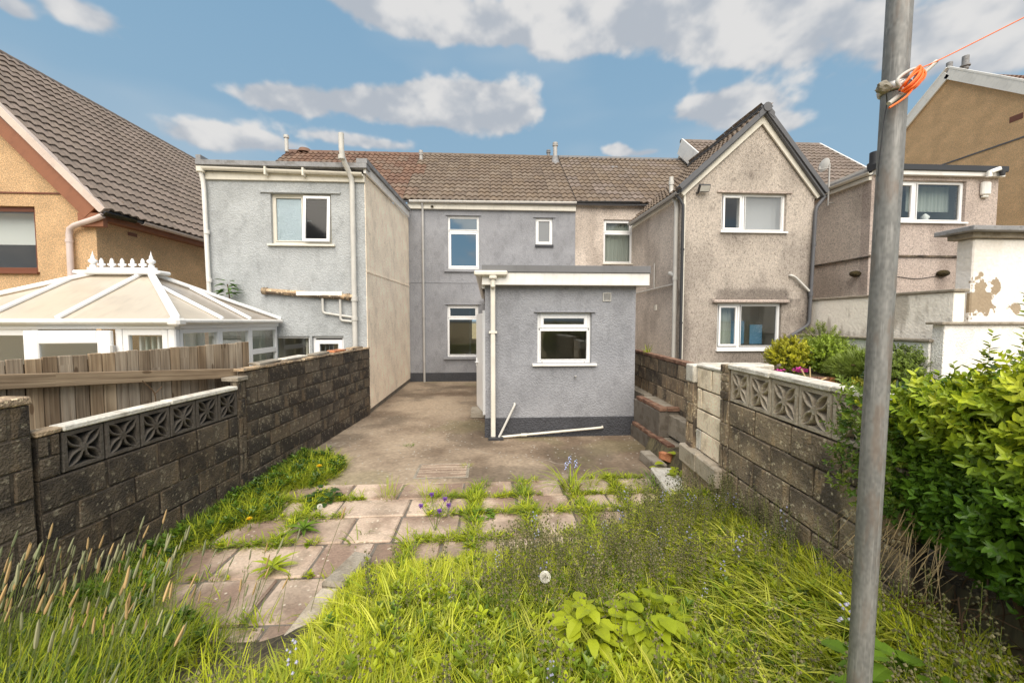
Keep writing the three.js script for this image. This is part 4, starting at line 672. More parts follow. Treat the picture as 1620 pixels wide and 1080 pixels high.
// ---------------------------------------------------------------- far left: brown pebbledash house with steep tiled roof
{
  const X = -8.3, F = -9.2, t = thing('steep_roofed_house', 'tan pebbledash house with steep brown tiled roof, at the left edge', 'house', [-12.4, 0, F]);
  const win = [-11.2, -9.5, 3.08, 4.45];
  part(t, 'gable_wall', near(t, wallXY([[-16.5, 0], [X, 0], [X, 4.62], [-12.4, 8.72], [-16.5, 4.62]], [win], F, 0.3)), M.tan);
  part(t, 'side_wall', near(t, wallZY([[9.5, 0], [20, 0], [20, 4.75], [9.5, 4.75]], [], X, -1, 0.3)), M.tan);
  part(t, 'string_course', near(t, bb(-16.4, X, 4.70, 4.735, F + 0.002, F + 0.02)), M.brownFrame);
  const w = windowXY(t, win, F, [[0.06, 0.94, 0.06, 0.95]], { mat: M.brownFrame, frame: 0.10, sill: 0.03, sillMat: M.brownFrame, glass: M.glass, room: M.roomPale });
  part(w.win, 'roller_blind', near(t, bb(-10.95, -9.62, 3.70, 4.38, F - 0.34, F - 0.33)), M.blind);
  const ov = 0.16, nx = 24, ny = 19; // roof slope facing +X
  tiledRoof(t, [X + 0.34, 4.66 - 0.34 + 0.02, F + ov], [0, 0, -1], [-Math.SQRT1_2, Math.SQRT1_2, 0], nx, ny, TILES.grey, { set: 'fine', parts: 300, order: (i, j) => i });
  part(t, 'ridge_tiles', near(t, ridge(t, [-12.60, 8.93, F + ov], [-12.60, 8.93, F - 9.6], null, 0.12)), TILES.grey[2]);
  const o = V(-16.9, 4.2, 0); part(t, 'roof', near(t, bb(-3.05, 3.05, -0.05, 0.0, -9.7, 0).rotateZ(Math.PI / 4).translate(-14.62, 6.75, F + ov)), M.lead, { label: 'hidden far slope' });
  const rb = (x0, y0, x1, y1, z0, z1, h) => { const L = Math.hypot(x1 - x0, y1 - y0), a = Math.atan2(y1 - y0, x1 - x0); return bb(0, L, -h, 0, z0, z1).rotateZ(a).translate(x0, y0, 0); };
  part(t, 'bargeboard', near(t, join([rb(-12.42, 8.92, X + 0.12, 4.40, F + 0.02, F + 0.14, 0.30), bb(X - 0.24, X + 0.26, 4.02, 4.30, F + 0.02, F + 0.13)])), M.brownFascia);
  part(t, 'verge', near(t, rb(-12.42, 9.10, X + 0.36, 4.38, F + 0.06, F + 0.20, 0.14)), M.verge);
  part(t, 'fascia', near(t, bb(X + 0.002, X + 0.20, 4.17, 4.36, -19.5, F - 0.02)), M.brownFascia);
  part(t, 'gutter', near(t, gutter([X + 0.33, 4.33, F - 0.75], [X + 0.33, 4.33, -19.5], 0.07)), M.verge);
  part(t, 'gutter', near(t, gutter([X + 0.33, 4.30, F + 0.22], [X + 0.33, 4.32, F - 0.55], 0.07)), M.moss, { label: 'mossy stub of gutter' });
  part(t, 'downpipe', near(t, join([tube([[X + 0.30, 4.24, F + 0.17], [X + 0.18, 4.18, F + 0.17], [-8.76, 4.0, F + 0.09], [-8.78, 0, F + 0.09]], 0.055, 12), cyl(0.066, 0.066, 0.06, 12, -8.765, 3.72, F + 0.09)])), M.pinkPipe);
  part(t, 'air_brick', near(t, bb(X + 0.001, X + 0.012, 4.02, 4.10, -10.2, -9.95)), M.brownFrame);
}

// ---------------------------------------------------------------- the conservatory
{
  const XR = -4.5, XL = -8.15, F = -6.1, B = -8.93, E = 2.06, RY = 2.84, RX = -5.88, RL = -6.80, RZ = -7.47;
  const t = thing('conservatory', 'white framed conservatory with hipped translucent roof and crested ridge', 'conservatory', [-6.3, 0, F]);
  const Q = (a, b) => { const d = b.clone().sub(a); return new THREE.Matrix4().lookAt(b, a, V(0, 1, 0)).setPosition(a); };
  const bar = (a, b, w = 0.07, h = 0.05) => near(t, bb(-w / 2, w / 2, 0, h, 0, a.distanceTo(b), 0.012).applyMatrix4(Q(a, b)));
  const EX = XR + 0.06, EF = F + 0.06, FR = V(EX, E, EF), BR = V(EX, E, B), FL = V(XL, E, EF), BL = V(XL, E, B), R = V(RX, RY, RZ), L = V(RL, RY, RZ);
  const poly = (pts, m, label) => { const c = pts[0], tr = []; for (let i = 1; i < pts.length - 1; i++) tr.push([c.toArray(), pts[i].toArray(), pts[i + 1].toArray()]); part(t, 'roof_panel', near(t, boxUV(soup(tr))), m); };
  const onFront = x => x > RX ? R.clone().lerp(FR, (x - RX) / (EX - RX)) : x < RL ? L.clone().lerp(FL, (x - RL) / (XL - RL)) : V(x, RY, RZ);
  const onBack = x => x > RX ? R.clone().lerp(BR, (x - RX) / (EX - RX)) : x < RL ? L.clone().lerp(BL, (x - RL) / (XL - RL)) : V(x, RY, RZ);
  const onRight = z => z > RZ ? R.clone().lerp(FR, (z - RZ) / (EF - RZ)) : R.clone().lerp(BR, (z - RZ) / (B - RZ));
  const xs = [XL, -7.55, -6.95, -6.42, -5.42, EX].sort((a, b) => a - b);
  const fx = [XL, -7.9, -7.0, -6.02, EX];
  for (let i = 0; i < fx.length - 1; i++) { const a = fx[i], b = fx[i + 1], top = [onFront(b)]; if (a < RX && b > RX) top.push(R.clone()); if (a < RL && b > RL) top.push(L.clone()); top.push(onFront(a)); poly([V(a, E, EF), V(b, E, EF), ...top], M.poly); const tb = [onBack(b)]; if (a < RX && b > RX) tb.push(R.clone()); if (a < RL && b > RL) tb.push(L.clone()); tb.push(onBack(a)); poly([V(a, E, B), V(b, E, B), ...tb], M.poly); }
  const fz = [EF, -7.05, -7.85, B];
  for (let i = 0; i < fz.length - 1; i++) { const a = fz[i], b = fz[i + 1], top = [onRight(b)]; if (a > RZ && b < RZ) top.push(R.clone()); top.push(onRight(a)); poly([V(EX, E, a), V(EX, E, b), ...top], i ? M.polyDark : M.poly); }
  poly([FL, BL, L], M.poly);
  const lift = v => v.clone().add(V(0, 0.005, 0));
  for (const [a, b] of [[R, FR], [R, BR], [L, FL], [L, BL]]) part(t, 'hip_bar', bar(lift(a), lift(b), 0.10, 0.065), M.upvc);
  for (const x of fx.slice(1, -1)) { part(t, 'glazing_bar', bar(lift(onFront(x)), lift(V(x, E, EF))), M.upvc); part(t, 'glazing_bar', bar(lift(onBack(x)), lift(V(x, E, B))), M.upvc); }
  for (const z of fz.slice(1, -1)) part(t, 'glazing_bar', bar(lift(onRight(z)), lift(V(EX, E, z))), M.upvc);
  part(t, 'ridge_cap', near(t, join([bb(RL - 0.25, RX + 0.25, RY + 0.005, RY + 0.07, RZ - 0.14, RZ + 0.14, 0.02), bb(RL - 0.1, RX + 0.1, RY + 0.072, RY + 0.13, RZ - 0.03, RZ + 0.03)])), M.upvc);
  const fin = (pts) => new THREE.LatheGeometry(pts.map(p => new THREE.Vector2(...p)), 14).toNonIndexed();
  for (const x of [RL - 0.02, RX + 0.02]) part(t, 'finial', near(t, boxUV(fin([[0.045, 0.07], [0.045, 0.17], [0.025, 0.19], [0.06, 0.22], [0.062, 0.25], [0.025, 0.285], [0.028, 0.31], [0.012, 0.35], [0.0, 0.42]]).translate(x, RY, RZ))), M.upvc);
  for (let k = 0; k < 5; k++) { const x = RL + 0.12 + k * (RX - RL - 0.24) / 4, s = new THREE.Shape(); s.moveTo(-0.02, 0.12); s.lineTo(-0.02, 0.16); s.quadraticCurveTo(-0.075, 0.15, -0.06, 0.20); s.quadraticCurveTo(-0.02, 0.19, -0.028, 0.22); s.quadraticCurveTo(-0.03, 0.25, 0, 0.29); s.quadraticCurveTo(0.03, 0.25, 0.028, 0.22); s.quadraticCurveTo(0.02, 0.19, 0.06, 0.20); s.quadraticCurveTo(0.075, 0.15, 0.02, 0.16); s.lineTo(0.02, 0.12); s.closePath();
    part(t, 'cresting', near(t, boxUV(new THREE.ExtrudeGeometry(s, { depth: 0.025, bevelEnabled: false }).translate(x, RY, RZ - 0.012))), M.upvc); }
  // eaves beam and gutter
  part(t, 'eaves_beam', near(t, join([bb(XL, XR + 0.02, 1.93, 2.045, F - 0.06, F + 0.03), bb(XR - 0.06, XR + 0.03, 1.93, 2.045, B, F - 0.062)])), M.upvc);
  const gut = part(t, 'gutter', near(t, join([bb(XL, XR + 0.16, 2.0, 2.075, F + 0.034, F + 0.15, 0.03), bb(XR + 0.034, XR + 0.15, 2.0, 2.075, B + 0.02, F + 0.03, 0.03)])), M.white);
  part(gut, 'gutter_corner', near(t, bb(XR + 0.0, XR + 0.175, 1.97, 2.085, F + 0.0, F + 0.17, 0.03)), M.white);
  // frames: [x0, x1, mid rail?]
  const panel = (x0, x1, z, rail, blinds) => { const f = 0.075, g = [bb(x0, x0 + f, 0.5, 1.928, z - 0.07, z), bb(x1 - f, x1, 0.5, 1.928, z - 0.07, z), bb(x0 + f, x1 - f, 1.84, 1.928, z - 0.07, z), bb(x0 + f, x1 - f, 0.5, 0.58, z - 0.07, z)]; if (rail) g.push(bb(x0 + f, x1 - f, rail - 0.04, rail + 0.04, z - 0.07, z)); const w = part(t, 'window', near(t, join(g)), M.upvc); part(w, 'pane', near(t, new THREE.PlaneGeometry(x1 - x0 - 2 * f, 1.26).translate((x0 + x1) / 2, 1.21, z - 0.035)), M.glass); if (blinds) for (let k = 0; k < blinds; k++) part(w, 'blind_slat', near(t, bb(x0 + f + 0.02 + k * 0.085, x0 + f + 0.05 + k * 0.085, 0.55, 1.82, z - 0.22, z - 0.15)), k % 3 ? M.net : M.blind); };
  part(t, 'corner_post', near(t, bb(XR - 0.10, XR + 0.01, 0.0, 1.93, F - 0.08, F + 0.015, 0.015)), M.upvc);
  panel(-5.22, XR - 0.11, F, 0, 6); panel(XL, -6.42, F, 0, 0);
  for (const [a, b] of [[-6.42, -6.34], [-5.31, -5.222]]) part(t, 'door_post', near(t, bb(a, b, 0, 1.93, F - 0.07, F + 0.01)), M.upvc);
  { const h = V(-5.32, 0, F + 0.02), turn = g => near(t, g.rotateY(0.17).translate(h.x, 0, h.z)), W = 1.0, f = 0.17;
    const d = part(t, 'door', turn(join([bb(-W, -W + f, 0.05, 1.91, 0, 0.06, 0.012), bb(-f, 0, 0.05, 1.91, 0, 0.06, 0.012), bb(-W + f, -f, 1.73, 1.91, 0, 0.06, 0.012), bb(-W + f, -f, 0.05, 0.3, 0, 0.06, 0.012)])), M.upvc);
    part(d, 'pane', turn(new THREE.PlaneGeometry(W - 2 * f, 1.43).translate(-W / 2, 1.015, 0.03)), M.glass);
    part(d, 'hinge', turn(join([bb(-0.01, 0.03, 1.60, 1.70, 0.02, 0.075), bb(-0.01, 0.03, 1.0, 1.1, 0.02, 0.075)])), M.pipeGrey); }
  // right-hand side: three windows with top lights
  const zs = [F - 0.09, -7.08, -7.95, B];
  for (let i = 0; i < 3; i++) { const a = zs[i + 1] + 0.0, b = zs[i] - 0.004, f = 0.06, X = XR, g = [bb(X - 0.07, X, 0.3, 1.928, a, a + f), bb(X - 0.07, X, 0.3, 1.928, b - f, b), bb(X - 0.07, X, 1.86, 1.928, a + f, b - f), bb(X - 0.07, X, 1.40, 1.50, a + f, b - f), bb(X - 0.07, X, 0.3, 0.6, a + f, b - f)], w = part(t, 'window', near(t, join(g)), M.upvc);
    for (const [y0, y1] of [[1.5, 1.86], [0.6, 1.4]]) part(w, 'pane', near(t, new THREE.PlaneGeometry(b - a - 2 * f, y1 - y0).rotateY(Math.PI / 2).translate(X - 0.03, (y0 + y1) / 2, (a + b) / 2)), M.glass);
    const p = pleats(-(b - a) / 2 + f, (b - a) / 2 - f, 0.6, 1.85, 0, 8).rotateY(Math.PI / 2).translate(X - 0.22, 0, (a + b) / 2); part(w, 'blind', near(t, p), M.net); }
  part(t, 'floor', near(t, bb(XL, XR, 0.0, 0.06, B, F)), M.conc);
  part(t, 'back_wall', near(t, bb(XL - 0.1, XL, 0.0, 1.95, B, F)), M.upvc);
  part(t, 'hanging_lamp', near(t, new THREE.SphereGeometry(0.12, 14, 10).toNonIndexed().translate(-4.3, 1.55, -9.9)), M.blind);
}

// ---------------------------------------------------------------- garden frame: x across, d away from the viewer, turned 4.3 degrees
const GA = THREE.MathUtils.degToRad(4.3), gw = (x, y, d) => [x * Math.cos(GA) + d * Math.sin(GA), y, -(d * Math.cos(GA) - x * Math.sin(GA))];
const toG = (X, Z) => [X * Math.cos(GA) + Z * Math.sin(GA), -Z * Math.cos(GA) + X * Math.sin(GA)];
const gThing = (name, label, cat, x, d, group) => thing(name, label, cat, gw(x, 0, d), -GA, group);
// boxes in a garden thing are given in garden coordinates; loc() takes them to the thing's own
const gloc = (g, x, d) => g.translate(-x, 0, d);
const blockGeos = {};
function blockGeo(t, h, l) { const k = [t, h, l].map(v => v.toFixed(3)).join(); const s = blockGeos[k] ||= []; if (s.length < 5) { s.push(chamfer(t, h, l, 0.007, 0.0035)); return s[s.length - 1]; } return pick(s); }
// courses of blocks: wall skin from x0 to x1, d from d0 to d1, y0 up to y1
function courses(t, bx, bd, x0, x1, d0, d1, y0, y1, mats, { h = 0.225, l = 0.45, from = 0, mortar = M.mortar, name = 'block' } = {}) {
  const rows = Math.max(1, Math.round((y1 - y0) / h)), rh = (y1 - y0) / rows, j = 0.014;
  part(t, 'mortar', gloc(bb(x0 + 0.013, x1 - 0.013, y0, y1 - 0.006, -d1 + 0.004, -d0 - 0.004, 0.002), bx, bd), mortar);
  for (let r = 0; r < rows; r++) {
    let a = d0 - ((r + from) % 2 ? l / 2 : 0);
    while (a < d1 - 0.01) {
      let s = Math.max(a, d0), e = Math.min(a + l, d1); a += l; if (e - s < 0.05) continue;
      const L = Math.round((e - s - 0.024) * 100) / 100; if (L <= 0.02) continue;
      const m = part(t, name, blockGeo(x1 - x0, rh - j, L), pick(mats), { at: [(x0 + x1) / 2 - bx + rr(-0.003, 0.003), y0 + (r + 0.5) * rh, -(s + e) / 2 + bd] });
      m.rotation.set(rr(-0.004, 0.004), rr(-0.008, 0.008), 0);
    }
  }
}
// pierced screen block: a square frame with four open petals
function screenBlock(s, depth) {
  const r = s / 2, f = 0.030, out = new THREE.Shape([[-r, -r], [r, -r], [r, r], [-r, r]].map(p => new THREE.Vector2(...p)));
  const c = r - f * 0.75, lens = (sx, sy, w, a, b) => { // lens along the diagonal from a to b (fractions), half-width w
    const P = [], n = 10, px = -sy * Math.SQRT1_2, py = sx * Math.SQRT1_2;
    for (let i = 0; i <= n; i++) { const t = i / n, q = a + (b - a) * t, k = w * Math.sin(Math.PI * t) ** 0.85; P.push([sx * c * q + px * k, sy * c * q + py * k]); }
    for (let i = n - 1; i > 0; i--) { const t = i / n, q = a + (b - a) * t, k = w * Math.sin(Math.PI * t) ** 0.85; P.push([sx * c * q - px * k, sy * c * q - py * k]); }
    return P;
  };
  const hole = pts => { const area = pts.reduce((s2, p, i) => { const q = pts[(i + 1) % pts.length]; return s2 + p[0] * q[1] - q[0] * p[1]; }, 0); if (area > 0) pts.reverse(); out.holes.push(new THREE.Path(pts.map(p => new THREE.Vector2(...p)))); };
  for (const sx of [-1, 1]) for (const sy of [-1, 1]) hole(lens(sx, sy, s * 0.072, 0.17, 0.90));
  const W = s * 0.132, n = 10, e = r - f; // side openings, between two petals and the frame
  const edge = []; for (let i = 0; i <= n; i++) { const t = 0.16 + 0.72 * i / n, k = W * Math.sin(Math.PI * t) ** 0.85; edge.push([c * t * 1.0 - Math.SQRT1_2 * k, c * t + Math.SQRT1_2 * k]); }
  const clip = edge.map(([x, y]) => [Math.max(x, 0.006), Math.min(y, e)]);
  const side = [...clip, ...clip.slice().reverse().map(([x, y]) => [-x, y])];
  const ded = side.filter((p, i) => i === 0 || Math.hypot(p[0] - side[i - 1][0], p[1] - side[i - 1][1]) > 0.003);
  for (let k = 0; k < 4; k++) { const a = k * Math.PI / 2; hole(ded.map(([x, y]) => [x * Math.cos(a) - y * Math.sin(a), x * Math.sin(a) + y * Math.cos(a)])); }
  const g = new THREE.ExtrudeGeometry(out, { depth: depth - 0.016, bevelEnabled: true, bevelSize: 0.006, bevelThickness: 0.008, bevelSegments: 1, bevelOffset: -0.006 });
  g.translate(0, 0, -(depth - 0.016) / 2); return g;
}
const screenGeo = [0, 1, 2].map(k => boxUV(screenBlock(0.29, 0.09), [k * 1.3, k * 0.7]).rotateY(Math.PI / 2));
const copings = (t, bx, bd, x0, x1, d0, d1, y, h, l, m, name = 'coping') => { const n = Math.max(1, Math.round((d1 - d0) / l)); for (let i = 0; i < n; i++) { const a = d0 + (d1 - d0) * i / n, b = d0 + (d1 - d0) * (i + 1) / n, c = part(t, name, chamfer(x1 - x0, h, b - a - 0.006, 0.008, 0.003), m, { at: [(x0 + x1) / 2 - bx, y + h / 2, -(a + b) / 2 + bd] }); c.rotation.x = rr(-0.006, 0.006); } };
{
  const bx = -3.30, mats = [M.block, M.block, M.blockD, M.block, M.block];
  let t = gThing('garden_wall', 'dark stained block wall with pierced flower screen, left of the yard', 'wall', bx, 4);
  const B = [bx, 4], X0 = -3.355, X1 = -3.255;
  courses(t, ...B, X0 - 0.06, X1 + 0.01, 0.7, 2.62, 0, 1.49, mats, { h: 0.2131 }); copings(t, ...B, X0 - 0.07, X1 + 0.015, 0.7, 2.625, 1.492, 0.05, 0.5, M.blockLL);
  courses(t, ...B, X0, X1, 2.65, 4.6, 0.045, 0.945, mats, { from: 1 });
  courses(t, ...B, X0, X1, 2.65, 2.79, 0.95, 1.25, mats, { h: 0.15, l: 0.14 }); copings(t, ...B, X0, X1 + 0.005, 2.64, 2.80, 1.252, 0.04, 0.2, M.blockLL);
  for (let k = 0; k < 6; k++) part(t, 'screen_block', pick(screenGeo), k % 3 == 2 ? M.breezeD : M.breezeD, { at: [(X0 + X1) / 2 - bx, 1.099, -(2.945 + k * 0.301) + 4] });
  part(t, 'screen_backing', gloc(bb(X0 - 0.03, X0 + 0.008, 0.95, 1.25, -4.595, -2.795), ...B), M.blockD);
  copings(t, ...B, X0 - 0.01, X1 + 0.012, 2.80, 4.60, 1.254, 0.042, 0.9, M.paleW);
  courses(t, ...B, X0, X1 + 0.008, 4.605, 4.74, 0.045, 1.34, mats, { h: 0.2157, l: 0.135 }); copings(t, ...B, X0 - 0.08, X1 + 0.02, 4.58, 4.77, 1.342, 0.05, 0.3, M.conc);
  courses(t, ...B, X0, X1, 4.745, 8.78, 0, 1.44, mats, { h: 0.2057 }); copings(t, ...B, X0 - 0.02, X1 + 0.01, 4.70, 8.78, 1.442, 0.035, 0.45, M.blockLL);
  // loose slabs lying along the top
  for (const [d, l, m] of [[5.3, 0.5, M.conc], [5.95, 0.6, M.paleW], [6.7, 0.55, M.conc], [7.4, 0.5, M.brickBright], [8.2, 0.6, M.blockLL]]) part(t, 'loose_coping', chamfer(0.14, 0.035, l, 0.008, 0.006), m, { at: [X0 + 0.0 - bx, 1.497, -d + 4] }).rotation.y = rr(-0.05, 0.05);
}
{
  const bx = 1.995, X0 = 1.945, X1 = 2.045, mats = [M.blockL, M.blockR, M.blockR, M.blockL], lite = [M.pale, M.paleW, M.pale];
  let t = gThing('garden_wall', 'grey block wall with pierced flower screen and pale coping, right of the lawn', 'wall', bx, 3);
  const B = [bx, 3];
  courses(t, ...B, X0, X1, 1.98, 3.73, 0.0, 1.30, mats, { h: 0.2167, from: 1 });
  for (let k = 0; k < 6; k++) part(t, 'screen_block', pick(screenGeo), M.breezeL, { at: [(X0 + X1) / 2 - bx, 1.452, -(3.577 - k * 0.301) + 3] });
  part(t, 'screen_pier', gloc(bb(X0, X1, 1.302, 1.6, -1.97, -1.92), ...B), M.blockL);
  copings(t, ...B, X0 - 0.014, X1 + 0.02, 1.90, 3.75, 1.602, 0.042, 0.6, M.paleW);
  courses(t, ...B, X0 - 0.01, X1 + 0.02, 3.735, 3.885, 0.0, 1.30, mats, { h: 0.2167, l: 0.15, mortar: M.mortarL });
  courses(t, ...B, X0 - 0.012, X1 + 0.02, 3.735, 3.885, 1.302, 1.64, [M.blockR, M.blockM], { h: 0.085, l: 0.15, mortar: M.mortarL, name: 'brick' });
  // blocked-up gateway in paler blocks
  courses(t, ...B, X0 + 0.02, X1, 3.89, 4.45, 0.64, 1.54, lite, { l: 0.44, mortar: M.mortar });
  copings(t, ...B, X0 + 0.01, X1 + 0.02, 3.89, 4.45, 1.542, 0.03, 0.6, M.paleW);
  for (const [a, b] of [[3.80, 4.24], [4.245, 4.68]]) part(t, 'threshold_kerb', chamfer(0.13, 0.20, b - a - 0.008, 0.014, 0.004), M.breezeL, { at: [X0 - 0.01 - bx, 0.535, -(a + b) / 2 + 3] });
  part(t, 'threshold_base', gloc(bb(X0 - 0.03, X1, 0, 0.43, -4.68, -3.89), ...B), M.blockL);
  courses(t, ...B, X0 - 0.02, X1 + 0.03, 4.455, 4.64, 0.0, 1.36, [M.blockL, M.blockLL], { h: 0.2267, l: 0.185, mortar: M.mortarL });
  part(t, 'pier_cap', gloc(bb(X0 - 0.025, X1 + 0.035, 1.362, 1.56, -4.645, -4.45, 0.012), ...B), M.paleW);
  // short return wall to the yard wall
  part(t, 'return_wall', gloc(bb(X1 + 0.035, 2.75, 0.3, 1.50, -4.64, -4.48), ...B), M.blockL); for (let k = 0; k < 2; k++) part(t, 'coping', gloc(bb(X1 + 0.04 + k * 0.36, X1 + 0.385 + k * 0.36, 1.503, 1.565, -4.70, -4.42, 0.012), ...B), M.paleW);
  t = gThing('garden_wall', 'dark block wall with brick coping running up to the kitchen corner', 'wall', 2.50, 6.4);
  const C = [2.50, 6.4];
  courses(t, ...C, 2.45, 2.55, 4.65, 8.6, 0.0, 1.38, [M.blockM, M.blockM, M.blockR, M.block], { h: 0.23 });
  for (let k = 0; k < 17; k++) part(t, 'brick', chamfer(0.115, 0.062, 0.222, 0.008, 0.003), M.brick, { at: [0, 1.413, -(4.78 + k * 0.232) + 6.4] });
}
// ---------------------------------------------------------------- brick-edged steps by the kitchen corner
{
  const t = thing('garden_steps', 'two concrete steps edged in red brick beside the kitchen corner', 'steps', [2.8, 0, -6.3]);
  part(t, 'lower_step', near(t, bb(2.545, 3.1, -0.05, 0.215, -7.02, -5.55, 0.01)), M.concD); part(t, 'tread', near(t, bb(2.66, 3.1, 0.217, 0.262, -7.02, -5.54, 0.008)), M.conc);
  part(t, 'upper_step', near(t, bb(2.60, 3.1, 0.264, 0.665, -7.02, -5.95, 0.01)), M.concD); part(t, 'tread', near(t, bb(2.72, 3.1, 0.667, 0.705, -7.02, -5.94, 0.008)), M.conc);
  for (let k = 0; k < 6; k++) part(t, 'brick', chamfer(0.112, 0.062, 0.225, 0.008, 0.004), M.brick, { at: [2.60 - 2.8, 0.248, -(5.64 + k * 0.238) + 6.3] });
  for (let k = 0; k < 4; k++) part(t, 'brick', chamfer(0.112, 0.062, 0.225, 0.008, 0.004), M.brick, { at: [2.66 - 2.8, 0.702, -(6.05 + k * 0.255) + 6.3] });
  part(t, 'brick', chamfer(0.3, 0.062, 0.105, 0.008, 0.004), M.brick, { at: [2.87 - 2.8, 0.700, -5.98 + 6.3] });
}
// ---------------------------------------------------------------- the close-boarded fence on the left
{
  const A = [-3.48, 5.15], E2 = [-3.97, 1.7], L = Math.hypot(A[0] - E2[0], A[1] - E2[1]), ang = Math.atan2(A[0] - E2[0], A[1] - E2[1]);
  const base = gw(A[0], 0, A[1]), t = thing('wooden_fence', 'weathered close-boarded fence with one heavy rail, left of the block wall', 'fence', base, -GA - ang);
  const n = 34, w = L / n;
  for (let k = 0; k < n; k++) { const h = 1.775 - 0.04 * (k / n) + rr(-0.006, 0.006); const m = part(t, 'board', chamfer(0.018, h, w - 0.007, 0.004, 0.0015), pick([M.wood, M.wood2, M.wood3, M.wood, M.rail]), { at: [rr(-0.001, 0.001), h / 2, (k + 0.5) * w] }); m.rotation.y = rr(-0.05, 0.02); m.rotation.x = rr(-0.003, 0.003); }
  part(t, 'back_boards', bb(-0.032, -0.016, 0, 1.71, 0.01, L - 0.01, 0.002), M.twig);
  const ra = V(0.10, 1.425, 0.43), rb = V(0.05, 1.60, 2.30), q = new THREE.Matrix4().lookAt(rb, ra, V(0, 1, 0)).setPosition(ra);
  const rg = bb(-0.035, 0.035, -0.055, 0.055, -0.1, ra.distanceTo(rb) + 1.1, 0.006); { const p = rg.attributes.position, uv = rg.attributes.uv; for (let i = 0; i < uv.count; i++) uv.setXY(i, p.getY(i) + 0.2 * p.getX(i), p.getZ(i)); }
  part(t, 'rail', rg.applyMatrix4(q), M.rail);
}
// ---------------------------------------------------------------- slabs, kerbs, drain cover and odd bits on the ground
const S3 = [M.slab, M.slab2, M.slab3];
{
  const p = new THREE.Group(); p.name = 'paving'; p.userData.kind = 'structure'; p.position.set(-0.4, 0, -4); scene.add(p);
  const rows = [[5.065, 4.62], [4.61, 4.20], [4.19, 3.71], [3.70, 3.22], [3.21, 2.72], [2.71, 2.24], [2.23, 1.75]];
  part(p, 'bedding', bb(-2.7, 2.75, -0.08, -0.009, -1.06, 2.2, 0.01), M.concD);
  const g = {}; const geo = (w, d) => { const k = w.toFixed(2) + d.toFixed(2); const s = g[k] ||= []; if (s.length < 3) { s.push(chamfer(w, 0.055, d, 0.012, 0.005)); return s[s.length - 1]; } return pick(s); };
  rows.forEach(([a, b], r) => {
    let x = -3.0 - (r % 2) * 0.28; const end = r < 2 ? 2.15 : r < 4 ? 1.6 : -0.95;
    while (x < end) { const w = [0.60, 0.60, 0.75, 0.45][Math.floor(rnd() * 4)], s = part(p, 'slab', geo(w - 0.022, a - b - 0.014), pick(S3), { at: [x + w / 2 + 0.4, -0.022 + rr(-0.006, 0.010), -(a + b) / 2 + 4] }); s.rotation.set(rr(-0.010, 0.010), rr(-0.006, 0.006), rr(-0.010, 0.010)); x += w; }
  });
}
{
  const t = thing('drain_cover', 'rusty ribbed metal drain cover set in the concrete yard', 'drain cover', [-0.62, 0, -5.47]);
  part(t, 'frame', join([bb(-0.36, 0.36, 0.001, 0.008, 0.25, 0.27), bb(-0.36, 0.36, 0.001, 0.008, -0.27, -0.25), bb(-0.36, -0.33, 0.001, 0.008, -0.25, 0.25), bb(0.33, 0.36, 0.001, 0.008, -0.25, 0.25)]), M.conc);
  part(t, 'plate', bb(-0.33, 0.33, 0.001, 0.006, -0.25, 0.25), M.conc);
  for (let k = 0; k < 14; k++) part(t, 'rib', bb(-0.32, 0.32, 0.006, 0.012, -0.235 + k * 0.035, -0.221 + k * 0.035), M.slab2);
}
const small = (name, label, cat, geo, m, at, turn = 0, group) => { const t = thing(name, label, cat, at, turn, group); part(t, name.replace(/^.*_/, '') === name ? 'body' : name.replace(/^.*_/, ''), geo, m); return t; };
{
  small('edging_kerb', 'brown concrete kerb block at the foot of the steps, lying beside the orange brick', 'kerb', chamfer(0.16, 0.14, 0.62, 0.015, 0.006).translate(0, 0.07, 0), M.conc, [2.30, 0, -5.45], -0.02);
  small('edging_kerb', 'flaking white concrete kerb slab between the lawn and the right wall', 'kerb', chamfer(0.30, 0.12, 0.98, 0.02, 0.008).translate(0, 0.075, 0), M.paleW, [2.20, 0, -4.60], -0.14);
  small('loose_brick', 'single orange brick lying among leaves by the steps', 'brick', chamfer(0.10, 0.10, 0.19, 0.01, 0.006).translate(0, 0.05, 0), M.brickBright, [2.43, 0.14, -5.32], 0.5);
  const k = [[-1.10, -3.14, 0.42, 0.25], [-1.17, -2.66, 0.48, 0.12], [-1.20, -2.18, 0.44, 0.02], [-1.16, -1.72, 0.44, -0.1]];
  const lab = ['stone edging block at the far tip of the lawn edge', 'second stone edging block from the far tip of the lawn edge', 'third stone edging block from the far tip, sunk in grass', 'nearest stone edging block, buried in grass'];
  k.forEach(([x, z, l, a], i) => small('lawn_edging', lab[i], 'edging stone', chamfer(0.17, 0.15, l, 0.025, 0.012).translate(0, 0.05, 0), [M.conc, M.breezeL][i % 2], [x, 0.0, z], -a, 'edging stones along the lawn'));
}
